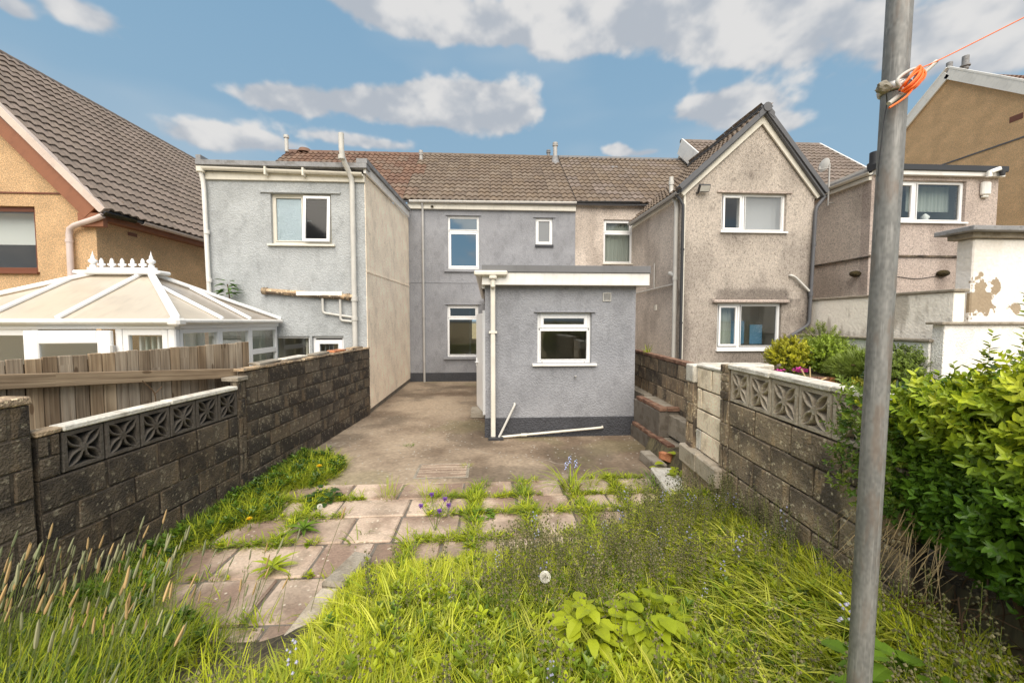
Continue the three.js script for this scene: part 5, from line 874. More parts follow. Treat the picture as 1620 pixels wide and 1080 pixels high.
// ---------------------------------------------------------------- steel washing line pole
{
  const t = thing('washing_line_pole', 'tall dull galvanised steel pole close to the viewer on the right', 'pole', [1.0, 0, -1.0]);
  const P = y => V(1.011 + (y - 1.05) * 0.0150, y, -1.0), a = P(-0.1), b = P(3.5), r = 0.0265;
  const g = new THREE.CylinderGeometry(r, r, a.distanceTo(b), 40, 1).toNonIndexed(), uv = g.attributes.uv; for (let i = 0; i < uv.count; i++) uv.setXY(i, uv.getX(i) * 0.19, uv.getY(i) * 3.6);
  g.applyQuaternion(new THREE.Quaternion().setFromUnitVectors(V(0, 1, 0), b.clone().sub(a).normalize())); const c = a.clone().add(b).multiplyScalar(0.5); g.translate(c.x, c.y, c.z);
  part(t, 'post', near(t, g), M.steel);
  part(t, 'pole_cap', near(t, cyl(r + 0.003, r + 0.003, 0.03, 32, b.x, b.y, b.z)), M.dark);
  // horned cleat, seen edge on, at k of the distance to the pole
  const at = (x, y, k = 0.966) => [x * k, 2.04 + (y - 2.04) * k, -1.0 * k];
  const w = (px, py, k) => at(1.016 + (px - 1405) * 0.001678, 2.638 - (py - 135) * 0.001672, k);
  const cl = part(t, 'cleat', near(t, join([tube([w(1408, 162), w(1434, 141), w(1456, 120), w(1481, 97)], 0.0052, 10, true), tube([w(1430, 141, 0.955), w(1420, 128, 0.955), w(1447, 109, 0.962), w(1456, 112, 0.965)], 0.004, 8, true), tube([w(1436, 138), w(1436, 138, 0.985)], 0.008), tube([w(1452, 122), w(1452, 122, 0.985)], 0.008)])), M.pipePale);
  part(t, 'clamp', near(t, new THREE.TorusGeometry(r + 0.002, 0.006, 8, 32).scale(1, 1, 2.0).toNonIndexed().rotateX(Math.PI / 2).translate(P(2.625).x, 2.628, -1.0)), M.metal);
  const k = new THREE.IcosahedronGeometry(0.012, 2), p = k.attributes.position; for (let i = 0; i < p.count; i++) { const q = 0.7 + 0.7 * vn3(p.getX(i) * 190 + 7, p.getY(i) * 190, p.getZ(i) * 190); p.setXYZ(i, p.getX(i) * q * 1.4, p.getY(i) * q, p.getZ(i) * q); } k.computeVertexNormals();
  part(t, 'knotted_cord', near(t, boxUV(k).translate(...w(1399, 138, 0.97))), M.rope);
  part(t, 'wire', near(t, tube([w(1402, 140, 0.97), w(1405, 160, 0.985), w(1402, 185, 0.99), w(1400, 210, 0.99), w(1397, 245, 0.995), w(1396, 270, 1)], 0.0013, 6, true)), M.dark);
  const t2 = thing('washing_line', 'orange washing line wound round the cleat on the pole', 'washing line', w(1440, 128));
  const loops = [];
  for (let i = 0; i < 6; i++) { const o = i * 1.6, kk = 0.94 + (i % 3) * 0.006; loops.push(tube([w(1424 + o, 141 - o * 0.4, kk + 0.02), w(1432 + o, 131 - o, kk), w(1448 + o, 111 + o * 0.3, kk), w(1456 + o * 0.9, 104 + o, kk + 0.012), w(1454 + o, 117 + o * 0.6, kk - 0.004), w(1440 + o * 1.2, 133 + o * 0.5, kk - 0.004), w(1427 + o, 143 + o * 0.3, kk + 0.01)], 0.0022, 7, true)); }
  part(t2, 'coil', near(t2, join(loops)), M.orange);
  part(t2, 'loose_loop', near(t2, tube([w(1450, 133, 0.95), w(1462, 124, 0.945), w(1465, 114, 0.945), w(1460, 110, 0.95), w(1454, 120, 0.95), w(1448, 130, 0.95)], 0.0022, 7, true)), M.orange);
  part(t2, 'loose_end', near(t2, tube([w(1446, 138, 0.945), w(1436, 150, 0.942), w(1422, 160, 0.942), w(1409, 168, 0.942)], 0.0024, 7, true)), M.orange);
  part(t2, 'line', near(t2, tube([w(1456, 108, 0.95), w(1480, 98), w(1550, 62.5, 0.933), w(1620, 27, 0.90), V(...w(1480, 98)).lerp(V(...w(1620, 27, 0.90)), 14).toArray()], 0.0014, 6)), M.orange);
}

// ---------------------------------------------------------------- plants
const leafMat = (c, rough = 0.55, tr = 0.25) => mat(c, rough, null, 0, { transmission: tr, thickness: 0, ior: 1.35 });
const L1 = { leaf: leafMat([1, 1, 1], 0.36, 0.22), grass: leafMat([1, 1, 1], 0.6, 0.3), stem: mat([1, 1, 1], 0.8), flower: leafMat([1, 1, 1], 0.7, 0.3) };
function leafTris(out, o, dir, up, len, wid, fold = 0.25, droop = 0.15) { // one folded leaf of eight faces
  const d = dir.clone().normalize(), s = d.clone().cross(up).normalize(), u = s.clone().cross(d).normalize();
  const P = (t, k, f) => o.clone().addScaledVector(d, len * t).addScaledVector(s, wid * k).addScaledVector(u, wid * f - droop * len * t * t).toArray();
  const b = P(0, 0, 0), m1 = P(0.36, 0, -fold * 0.5), m2 = P(0.72, 0, -fold * 0.4), tip = P(1, 0, 0);
  for (const q of [-1, 1]) { const a1 = P(0.30, 0.5 * q, fold * 0.4), a2 = P(0.70, 0.36 * q, fold * 0.25); out.push([b, m1, a1], [m1, m2, a2], [m1, a2, a1], [m2, tip, a2]); }
}
function sprig(n, L, len, wid, spread = 0.9, whorl = 2.4) {
  const t = [];
  for (let i = 0; i < n; i++) { const h = L * (0.12 + 0.88 * i / n), a = i * whorl + rr(-0.3, 0.3), tipk = i / n, d = V(Math.cos(a) * spread, 0.25 + tipk * 0.9, Math.sin(a) * spread); leafTris(t, V(rr(-0.003, 0.003), h, rr(-0.003, 0.003)), d, V(0, 1, 0), len * rr(0.75, 1.15) * (1 - 0.3 * tipk), wid * rr(0.8, 1.1) * (1 - 0.2 * tipk)); }
  for (let k = 0; k < 3; k++) { const a = k * 2.09, b = a + 2.09, r = 0.0016; t.push([[r * Math.cos(a), 0, r * Math.sin(a)], [r * Math.cos(b), 0, r * Math.sin(b)], [0, L, 0]]); }
  return boxUV(soup(t));
}
function bladeClump(n, rad, h0, h1, w, lean, curl) { // a tuft of curved blades
  const t = [];
  for (let i = 0; i < n; i++) {
    const a = rr(0, 6.283), q = rad * Math.sqrt(rnd()), ox = q * Math.cos(a), oz = q * Math.sin(a), b = a + rr(-1.2, 1.2), h = rr(h0, h1), l = lean * rr(0.3, 1.3), c = curl * rr(0.4, 1.3), ww = w * rr(0.6, 1.25), sx = -Math.sin(b) * ww / 2, sz = Math.cos(b) * ww / 2, dx = Math.cos(b), dz = Math.sin(b);
    const P = k => { const s = h * (l * k + c * k * k); return [ox + dx * s, h * (k - 0.42 * c * k * k * k), oz + dz * s]; };
    const k1 = P(0), k2 = P(0.4), k3 = P(0.75), k4 = P(1), e = (p, f) => [p[0] + sx * f, p[1], p[2] + sz * f];
    t.push([e(k1, 0.7), e(k1, -0.7), e(k2, 1)], [e(k1, -0.7), e(k2, -1), e(k2, 1)], [e(k2, 1), e(k2, -1), e(k3, 0.75)], [e(k2, -1), e(k3, -0.75), e(k3, 0.75)], [e(k3, 0.75), e(k3, -0.75), k4]);
  }
  return boxUV(soup(t));
}
function scatter(parent, name, geo, material, list, label, category) { // list of [x, y, z, turn, scale, colour, tilt axis...]
  const im = new THREE.InstancedMesh(geo, material, list.length), o = new THREE.Object3D(), c = new THREE.Color();
  list.forEach((p, i) => {
    o.position.set(p[0], p[1], p[2]); o.rotation.set(0, 0, 0);
    if (p[6]) o.quaternion.setFromUnitVectors(V(0, 1, 0), p[6]).multiply(new THREE.Quaternion().setFromAxisAngle(V(0, 1, 0), p[3])); else o.rotation.set(rr(-0.12, 0.12), p[3], rr(-0.12, 0.12));
    if (Array.isArray(p[4])) o.scale.set(...p[4]); else o.scale.setScalar(p[4]);
    o.updateMatrix(); im.setMatrixAt(i, o.matrix); im.setColorAt(i, c.setRGB(...p[5]));
  });
  im.name = parent === scene ? numbered(name) : name; im.userData.kind = 'stuff'; if (label) { im.userData.label = label; im.userData.category = category; }
  parent.add(im); return im;
}
const hue = (a, b, v = 0.16) => { const t = rnd(), k = 1 + rr(-v, v); return [mix(a[0], b[0], t) * k, mix(a[1], b[1], t) * k, mix(a[2], b[2], t) * k]; };

// the lie of the lawn, in garden coordinates
function lie(gx, gd) {
  const right = 0.42 * S((4.0 - gd) / 3.3) + 0.24 * S((gx - 0.9) / 1.0) * S((4.7 - gd) / 0.9), left = 0.34 * S((2.7 - gd) / 1.7);
  return mix(left, right, S((gx + 1.7) / 0.5));
}
const FAR = [[-1.2, 3.02], [-0.9, 3.14], [-0.4, 3.25], [0.16, 3.36], [0.8, 3.5], [1.3, 3.85], [1.9, 4.25], [2.5, 4.35]];
const farEdge = x => { if (x <= FAR[0][0]) return FAR[0][1]; for (let i = 1; i < FAR.length; i++) if (x < FAR[i][0]) return mix(FAR[i - 1][1], FAR[i][1], (x - FAR[i - 1][0]) / (FAR[i][0] - FAR[i - 1][0])); return 5.0; };
const inLawn = (x, d, gx, gd) => x > -1.1 && gx < 1.92 && d < (gx > 1.78 ? 4.1 : farEdge(x)) + 0.12 * (fbm(x * 0.37 % 1 + 1, d * 0.41 % 1 + 1, 9, 2) - 0.5);
{ // soil sheet under lawn and verge
  const nx = 60, nz = 64, g = new THREE.PlaneGeometry(1, 1, nx, nz), p = g.attributes.position, uv = g.attributes.uv;
  for (let i = 0; i < p.count; i++) {
    const gx = -3.30 + (p.getX(i) + 0.5) * 6.6, gd = 0.05 + (p.getY(i) + 0.5) * 6.3, [X, , Z] = gw(gx, 0, gd), d = -Z;
    const m = inLawn(X, d, gx, gd) ? S((farEdge(X) - d) / 0.25) : 0, l = S((2.75 - gd) / 0.4) * (X < -1.1 ? 1 : 0), verge = S((-2.45 - gx) / 0.3) * 0.6;
    const on = Math.max(m, l, gx > 2.02 ? 1 : 0);
    p.setXYZ(i, X, on * lie(gx, gd) + 0.03 * verge - 0.075 * (1 - Math.max(on, verge)) - 0.005 + (gx > 2.05 ? 0.25 : 0), Z); uv.setXY(i, gx, gd);
  }
  g.computeVertexNormals(); struct('lawn_soil', g, M.soil);
}
const YG = [0.50, 0.535, 0.018], GG = [0.12, 0.21, 0.010], PY = [0.74, 0.70, 0.16], DG = [0.04, 0.09, 0.010], ST = [0.42, 0.36, 0.15];
{
  const fine = [0, 1, 2].map(() => bladeClump(13, 0.06, 0.05, 0.17, 0.0055, 0.32, 0.6)), strap = [0, 1].map(() => bladeClump(7, 0.05, 0.10, 0.23, 0.011, 0.6, 1.1)), flat = [0, 1].map(() => bladeClump(7, 0.06, 0.08, 0.17, 0.009, 0.75, 1.3)), tall = [0, 1].map(() => bladeClump(7, 0.09, 0.18, 0.42, 0.0065, 0.25, 0.5));
  const F = fine.map(() => []), ST_ = strap.map(() => []), FL = flat.map(() => []), TL = tall.map(() => []), herb = [], herbs = sprig(10, 0.10, 0.055, 0.034, 1.0);
  for (let i = 0; i < 42000; i++) {
    const gx = rr(-1.5, 1.95), gd = 0.75 + 4.3 * Math.pow(rnd(), 1.15), [X, , Z] = gw(gx, 0, gd), d = -Z; if (!inLawn(X, d, gx, gd) || (X < -1.0 && d > 1.9)) continue;
    const n = fbm(gx * 0.11 + 0.5, gd * 0.11 + 0.5, 8, 3), y = lie(gx, gd) - 0.01, edge = S((farEdge(X) - d) / 0.6) * (0.25 + 0.75 * S((X + 1.02) / 0.5 + S((1.9 - d) / 0.3))), bright = S((n - 0.36) * 4);
    const nearR = S((gx + 0.2) / 0.8) * S((gd - 1.2) / 0.5), r = rnd() ; 
    if (r < 0.40 - 0.12 * nearR) F[i % 3].push([X, y, Z, rr(0, 6.28), rr(0.6, 1.3) * (0.5 + 0.5 * edge), hue(mix3(mix3(DG, GG, rnd()), YG, bright), rnd() < 0.08 ? ST : YG, 0.3)]);
    else if (r < 0.46 + 0.04 * nearR) FL[i % 2].push([X, y + 0.02, Z, rr(0, 6.28), rr(0.5, 1.15) * (0.45 + 0.55 * edge), hue(mix3(GG, YG, rnd()), mix3(YG, PY, 0.2 + 0.6 * nearR), 0.3)]);
    else if (r < 0.70) ST_[i % 2].push([X, y, Z, rr(0, 6.28), rr(0.6, 1.1) * (0.35 + 0.65 * edge), hue(mix3(GG, YG, rnd()), mix3(YG, PY, 0.5), 0.3)]);
    else if (r < 0.945) { if (rnd() < (n < 0.54 ? 0.9 : 0.22)) herb.push([X, y + rr(0, 0.10), Z, rr(0, 6.28), rr(0.5, 1.1) * (0.5 + 0.5 * edge), hue(mix3(DG, GG, 0.5), mix3(GG, YG, 0.7), 0.3)]); }
    else if (r < 0.985) TL[i % 2].push([X, y, Z, rr(0, 6.28), rr(0.5, 0.95) * (0.3 + 0.7 * edge), hue(GG, YG, 0.3)]);
  }
  // left foreground and the strip along the dark wall
  for (let i = 0; i < 18000; i++) {
    const gx = rr(-3.24, -0.95), gd = rr(0.8, 6.2), [X, , Z] = gw(gx, 0, gd), d = -Z; if (X > -1.1 || (X > -1.32 && d > 1.9)) continue;
    const off = gx + 3.24, strip = gd > 4.55 ? 1.0 * Math.sqrt(Math.max(0, 1 - ((gd - 5.25) / 0.75) ** 2)) : gd > 2.6 ? 0.56 + 0.35 * S((3.3 - gd) / 0.7) + 0.35 * Math.exp(-(((gd - 4.1) / 0.4) ** 2)) : 9, fr = fbm(gx * 0.13 + 0.3, gd * 0.13 + 0.3, 8, 3);
    const w2 = strip * (0.8 + 0.5 * (fr - 0.4)); let k = gd > 2.6 ? (off < w2 ? S((w2 - off) / 0.25) * (gd > 4.5 ? 1 : 0.8) : 0) : S((2.95 - gd + (fr - 0.5) * 2.2 - 0.5 * S((gx + 2.1) / 0.8)) / 1.0);
    if (rnd() > k) continue; const y = lie(gx, gd) * (gd < 2.7 ? 1 : 0) - 0.012, r = rnd(), sh = S(off / 0.3);
    if (r < 0.55) F[i % 3].push([X, y, Z, rr(0, 6.28), rr(0.6, 1.35), hue(mix3(DG, GG, sh), mix3(GG, YG, sh))]);
    else if (r < 0.68) herb.push([X, y + rr(0, 0.05), Z, rr(0, 6.28), rr(0.6, 1.4), hue(DG, GG)]);
    else if (r < 0.80) ST_[i % 2].push([X, y, Z, rr(0, 6.28), rr(0.5, 0.9), hue(GG, YG)]);
    else if (gd < 2.3) TL[i % 2].push([X, y, Z, rr(0, 6.28), rr(0.6, 1.0), hue(GG, YG)]);
  }
  const g = new THREE.Group(); g.name = 'meadow_grass'; g.userData = { kind: 'stuff', label: 'overgrown yellow-green grass and leaves covering the lawn and the foot of the dark wall', category: 'grass' }; scene.add(g);
  F.forEach((l, k) => scatter(g, 'grass_blades', fine[k], L1.grass, l)); ST_.forEach((l, k) => scatter(g, 'strap_leaves', strap[k], L1.grass, l)); FL.forEach((l, k) => scatter(g, 'flattened_leaves', flat[k], L1.grass, l)); TL.forEach((l, k) => scatter(g, 'tall_blades', tall[k], L1.grass, l)); scatter(g, 'low_leaves', herbs, L1.leaf, herb);
}
{ // spent bluebell stalks with brown seed heads, a few still in flower
  const stalk = (H, flower) => { const s = [], pods = []; const r = 0.0021; for (let k = 0; k < 3; k++) { const a = k * 2.09, b = a + 2.09; s.push([[r * Math.cos(a), 0, r * Math.sin(a)], [r * Math.cos(b), 0, r * Math.sin(b)], [0.014 + r * 0.5 * Math.cos(a), H, r * 0.5 * Math.sin(a)]], [[r * Math.cos(b), 0, r * Math.sin(b)], [0.014 + r * 0.5 * Math.cos(b), H, r * 0.5 * Math.sin(b)], [0.014 + r * 0.5 * Math.cos(a), H, r * 0.5 * Math.sin(a)]]); }
    const n = 9; for (let i = 0; i < n; i++) { const h = H * (0.66 + 0.36 * i / n), a = i * 2.4 + rr(-0.4, 0.4), q = flower ? 0.018 : 0.014, x = 0.012 + q * Math.cos(a), z = q * Math.sin(a), e = flower ? rr(0.006, 0.009) : rr(0.0055, 0.0085), y = h + rr(-0.01, 0.01), t = [x, y + e * 1.3, z], b = [x, y - e * 1.2, z], m = [0, 1, 2, 3].map(j => [x + e * Math.cos(j * 1.57), y, z + e * Math.sin(j * 1.57)]); for (let j = 0; j < 4; j++) pods.push([t, m[j], m[(j + 1) % 4]], [b, m[(j + 1) % 4], m[j]]); s.push([[0.012, h - 0.012, 0], [0.0135, h - 0.012, 0], [x, y, z]]); }
    return [boxUV(soup(s)), boxUV(soup(pods))]; };
  const kinds = [stalk(0.36, false), stalk(0.44, false), stalk(0.38, true)], lists = kinds.map(() => [[], []]);
  for (let i = 0; i < 7600; i++) {
    const gx = rr(-1.4, 1.9), gd = rr(1.0, 4.9), [X, , Z] = gw(gx, 0, gd), d = -Z; if (!inLawn(X, d, gx, gd) || farEdge(X) - d < 0.02 || (X < -0.75 && d > 1.8) || (X > 1.7 && d > 3.85) || (X > 1.95 && d > 3.5)) continue;
    const n = fbm(gx * 0.15 + 0.2, gd * 0.15 + 0.7, 9, 3), right = S((gx + 0.7) / 1.2), far = S((gd - 1.4) / 1.2);
    if (rnd() > (0.15 + S((n - 0.42) * 5)) * (0.34 + 0.50 * right) * (0.46 + 0.40 * far)) continue;
    const k = rnd() < 0.022 ? 2 : rnd() < 0.5 ? 0 : 1, tilt = V(rr(-0.16, 0.16), 1, rr(-0.16, 0.16)).normalize(), p = [X, lie(gx, gd) - 0.01, Z, rr(0, 6.28), rr(0.65, 1.1)];
    lists[k][0].push([...p, hue([0.11, 0.15, 0.025], [0.20, 0.23, 0.04]), tilt]); lists[k][1].push([...p, k === 2 ? hue([0.26, 0.27, 0.46], [0.45, 0.44, 0.55]) : hue([0.065, 0.062, 0.022], [0.21, 0.185, 0.09]), tilt]);
  }
  const g = new THREE.Group(); g.name = 'bluebell_stalks'; g.userData = { kind: 'stuff', label: 'spent bluebell stalks with brown seed heads standing all over the lawn', category: 'wild flowers' }; scene.add(g);
  kinds.forEach((q, k) => { scatter(g, 'stalks', q[0], L1.stem, lists[k][0]); scatter(g, k === 2 ? 'blue_flowers' : 'seed_heads', q[1], L1.stem, lists[k][1]); });
}
{ // flowering grasses with soft heads at the near left
  const stem = boxUV(soup([0, 1, 2].flatMap(k => { const a = k * 2.09, b = a + 2.09, r = 0.0017, T = [0.05, 0.62, 0], M2 = [0.012, 0.3, 0]; const P = (c, q, f) => [q[0] + r * f * Math.cos(c), q[1], q[2] + r * f * Math.sin(c)]; const B0 = [0, 0, 0]; return [[P(a, B0, 1), P(b, B0, 1), P(a, M2, 1)], [P(b, B0, 1), P(b, M2, 1), P(a, M2, 1)], [P(a, M2, 1), P(b, M2, 1), P(a, T, 0.7)], [P(b, M2, 1), P(b, T, 0.7), P(a, T, 0.7)]]; })));
  const head = new THREE.LatheGeometry([[0, 0], [0.0035, 0.006], [0.0052, 0.02], [0.0050, 0.05], [0.0036, 0.075], [0.0, 0.088]].map(p => new THREE.Vector2(...p)), 8), hp = head.attributes.position; for (let i = 0; i < hp.count; i++) { const k = 0.8 + 0.5 * rnd(); hp.setX(i, hp.getX(i) * k); hp.setZ(i, hp.getZ(i) * k); }
  head.rotateZ(-0.12); head.translate(0.05, 0.615, 0); head.computeVertexNormals(); const H2 = boxUV(head.toNonIndexed());
  const A = [], B = [];
  for (let i = 0; i < 560; i++) {
    const gx = rr(-3.1, -1.35), gd = rr(1.05, 2.75), [X, , Z] = gw(gx, 0, gd); if (rnd() > S((2.9 - gd) / 1.0) * (1 - 0.72 * S((gx + 2.3) / 0.9))) continue;
    const p = [X, lie(gx, gd) - 0.02, Z, rr(-0.9, 0.9), rr(0.72, 1.18)], tilt = V(0.20 + rr(-0.14, 0.16), 1, rr(-0.15, 0.15)).normalize();
    A.push([...p, hue([0.13, 0.17, 0.04], [0.22, 0.24, 0.07]), tilt]); B.push([...p, rnd() < 0.3 ? hue([0.46, 0.30, 0.13], [0.52, 0.36, 0.17]) : hue([0.36, 0.34, 0.20], [0.22, 0.25, 0.13]), tilt]);
  }
  const g = new THREE.Group(); g.name = 'flowering_grass'; g.userData = { kind: 'stuff', label: 'tall grass stems with soft tan heads at the bottom left', category: 'grass' }; scene.add(g);
  scatter(g, 'stems', stem, L1.stem, A); scatter(g, 'seed_heads', H2, L1.stem, B);
}
{ // small growth along the slab joints
  const tuft = [0, 1].map(() => bladeClump(9, 0.035, 0.03, 0.09, 0.006, 0.6, 0.8)), rose = sprig(8, 0.03, 0.045, 0.018, 1.3), A = [[], []], R = [];
  const yy = [4.615, 4.205, 3.705, 3.215, 2.72];
  for (let i = 0; i < 4200; i++) { let x = rr(-2.7, 2.0), d = pick(yy) + rr(-0.05, 0.05) * rnd(); if (rnd() < 0.45) { x = pick([-1.95, -1.2, -0.72, -0.15, 0.42, 1.02, 1.55]) + rr(-0.05, 0.05) ; d = rr(2.8, 5.05); } if (rnd() < 0.12) d = 5.07 + rr(-0.02, 0.03); const n = fbm(x * 0.17 + 0.4, d * 0.17 + 0.1, 9, 3); if (rnd() > S((n - 0.48) * 7) + 0.07 * S((4.4 - d) / 1.5)) continue; (rnd() < 0.75 ? A[i % 2] : R).push([x, 0.0, -d, rr(0, 6.28), rr(0.5, 1.5), hue(GG, YG)]); }
  const g = new THREE.Group(); g.name = 'joint_weeds'; g.userData = { kind: 'stuff', label: 'small weeds and moss growing along the joints of the paving slabs', category: 'weeds' }; scene.add(g);
  A.forEach((l, k) => scatter(g, 'grass_blades', tuft[k], L1.grass, l)); scatter(g, 'leaves', rose, L1.leaf, R);
}
function bigLeaf(out, o, dir, len, wid) { // a quilted, toothed leaf of forty faces
  const d = dir.clone().normalize(), sd = d.clone().cross(V(0, 1, 0)).normalize(), u = sd.clone().cross(d).normalize(), n = 6, bend = rr(0.2, 0.6);
  const P = (t, k) => { const w = wid * 0.5 * Math.pow(Math.sin(Math.PI * Math.min(1, 0.06 + t * 0.94)), 0.8) * (1 + (k && Math.round(t * n) % 2 ? 0.14 : 0)); return o.clone().addScaledVector(d, len * t).addScaledVector(sd, k * w).addScaledVector(u, 0.22 * Math.abs(k) * w - bend * len * t * t + (Math.abs(k) === 0.5 ? 0.05 * wid * Math.sin(t * 19) : 0)).toArray(); };
  for (let i = 0; i < n; i++) { const a = i / n, b = (i + 1) / n; for (const [k0, k1] of [[-1, -0.5], [-0.5, 0], [0, 0.5], [0.5, 1]]) { out.push([P(a, k0), P(b, k0), P(b, k1)]); if (i) out.push([P(a, k0), P(b, k1), P(a, k1)]); } }
}
// single weeds one can point to
const tuftKinds = { grass: () => bladeClump(46, 0.10, 0.10, 0.26, 0.006, 0.5, 0.6), strap: () => bladeClump(34, 0.07, 0.16, 0.30, 0.013, 0.7, 1.0), low: () => bladeClump(40, 0.12, 0.05, 0.12, 0.008, 0.9, 0.9), rosette: () => { const t = []; for (let i = 0; i < 15; i++) { const a = i * 2.4; leafTris(t, V(0, 0.02 + i * 0.003, 0), V(Math.cos(a), 0.35 + 0.02 * i, Math.sin(a)), V(0, 1, 0), rr(0.12, 0.2), rr(0.028, 0.045), 0.4, 0.35); } return boxUV(soup(t)); }, broad: () => { const t = []; for (let i = 0; i < 46; i++) { const a = rr(0, 6.28), q = 0.13 * Math.sqrt(rnd()), h = rr(0.02, 0.13) * (1.2 - q * 5); bigLeaf(t, V(q * Math.cos(a), h, q * Math.sin(a)), V(Math.cos(a), rr(-0.1, 0.5), Math.sin(a)), rr(0.05, 0.09), rr(0.04, 0.062)); } return boxUV(soup(t)); } };
const plantMat = c => leafMat(c, 0.55, 0.25);
const W3 = [plantMat(mix3(YG, GG, 0.35)), plantMat(GG), plantMat(mix3(GG, YG, 0.5)), plantMat(DG)];
for (const [x, z, kind, s, m, label] of [
  [-1.16, -4.62, 'grass', 1.0, 2, 'upright grass tuft at the far edge of the slabs, leftmost of the row there'], [-0.72, -4.68, 'grass', 0.9, 0, 'wide yellow-green tuft in front of the drain cover'], [-0.52, -4.60, 'low', 1.1, 2, 'low tuft beside the wide one in front of the drain cover'], [1.00, -4.72, 'strap', 1.25, 2, 'large strap-leaved clump with bluebell spikes at the far slab edge'],
  [1.28, -4.86, 'grass', 0.8, 0, 'small bright tuft just right of the strap-leaved clump'], [0.42, -4.60, 'grass', 0.85, 1, 'dark green tuft between drain cover and strap-leaved clump'], [-0.16, -4.47, 'grass', 0.75, 2, 'tuft one slab nearer than the small one below the downpipe'], [-0.10, -4.93, 'low', 0.9, 1, 'small flat weed at the concrete edge below the downpipe'],
  [1.72, -4.90, 'low', 1.0, 2, 'small tuft left of the kerbs at the far slab edge'], [2.02, -4.75, 'strap', 0.8, 1, 'strap-leaved tuft against the white kerb slab'], [-1.86, -4.64, 'broad', 1.15, 3, 'dark broad-leaved dock by the round grass patch'], [-1.78, -3.92, 'rosette', 0.95, 1, 'dandelion rosette alone on a slab left of the lawn'],
  [-1.28, -6.60, 'low', 0.55, 1, 'tiny weed alone in the middle of the concrete yard'], [-0.30, -5.62, 'low', 0.5, 0, 'tiny yellow weed at the corner of the drain cover'], [-1.75, -3.30, 'rosette', 1.0, 2, 'leafy rosette beside the lawn edging stones'], [-0.05, -4.12, 'broad', 0.7, 1, 'rounded leafy weed in a slab joint in mid paving'],
  [2.50, -5.12, 'broad', 1.9, 0, 'pale broad-leaved plant heaped against the blocked gateway'], [2.44, -4.72, 'broad', 1.5, 2, 'yellow-green leafy plant at the foot of the gateway kerb'], [0.52, -2.0, 'broad', 1.25, 0, 'bright crinkled leafy plant at the bottom centre'], [0.86, -2.02, 'broad', 1.3, 2, 'large-leaved plant at the bottom centre, right of the crinkled one'], [1.55, -1.35, 'broad', 1.3, 1, 'broad-leaved weed at bottom right below the hedge']]) {
  const [gx, gd] = toG(x, z), d = -z, y = inLawn(x, d, gx, gd) && d < 3.2 ? lie(gx, gd) + 0.13 : 0, t = thing('weed_plant', label, 'weed', [x, y, z], rr(0, 6.28));
  part(t, 'leaves', tuftKinds[kind]().scale(s, s, s), W3[m]);
}
const flowerMat = { yellow: mat([0.85, 0.60, 0.02], 0.7), purple: leafMat([0.16, 0.06, 0.30], 0.6, 0.2), white: mat([0.80, 0.78, 0.70], 0.9), green: mat([0.14, 0.19, 0.04], 0.7), blue: leafMat([0.45, 0.50, 0.80], 0.6, 0.2), pink: leafMat([0.62, 0.05, 0.36], 0.6, 0.2) };
function stemmed(name, label, cat, [x, y, z], h, r, make, m) { const t = thing(name, label, cat, [x, y, z], rr(0, 6)); part(t, 'stem', tube([[0, 0, 0], [0.01, h * 0.5, 0.005], [0, h, 0]], 0.0028, 6, true), flowerMat.green); part(t, 'flower_head', make(r).translate(0, h, 0), m); return t; }
const dandelion = r => { const t = []; for (let i = 0; i < 60; i++) { const a = i * 2.4, k = i / 60, d = V(Math.cos(a) * (0.25 + k), 1.1 - 0.85 * k, Math.sin(a) * (0.25 + k)).normalize(); leafTris(t, V(0, 0, 0), d, V(0, 1, 0.01), r * (0.7 + 0.3 * k), r * 0.22, 0.1, 0); } return boxUV(soup(t)); };
const clock = r => { const t = []; for (let i = 0; i < 240; i++) { const y = 1 - 2 * (i + 0.5) / 240, a = i * 2.39996, q = Math.sqrt(1 - y * y), d = V(q * Math.cos(a), y, q * Math.sin(a)), s = d.clone().cross(V(0.3, 0.8, 0.5)).normalize(); const e = d.clone().multiplyScalar(r), f = d.clone().multiplyScalar(r * 0.2); t.push([f.toArray(), e.clone().addScaledVector(s, r * 0.06).toArray(), e.clone().addScaledVector(s, -r * 0.06).toArray()]); const s2 = d.clone().cross(s); t.push([f.toArray(), e.clone().addScaledVector(s2, r * 0.10).toArray(), e.clone().addScaledVector(s2, -r * 0.10).toArray()]); } return boxUV(soup(t)); };
stemmed('dandelion', 'yellow dandelion flower in the round grass patch by the dark wall', 'flower', [-2.12, 0, -5.12], 0.22, 0.045, dandelion, flowerMat.yellow);
stemmed('dandelion', 'yellow dandelion flower nearer the viewer, in grass beside the slabs', 'flower', [-2.32, 0, -3.98], 0.12, 0.036, dandelion, flowerMat.yellow);
stemmed('dandelion_clock', 'large round white dandelion seed head standing in the lawn', 'seed head', [0.34, 0.20, -2.35], 0.30, 0.034, clock, flowerMat.white);
stemmed('dandelion_clock', 'small white dandelion seed head over the slabs on the left', 'seed head', [-1.75, 0, -4.22], 0.12, 0.026, clock, flowerMat.white);
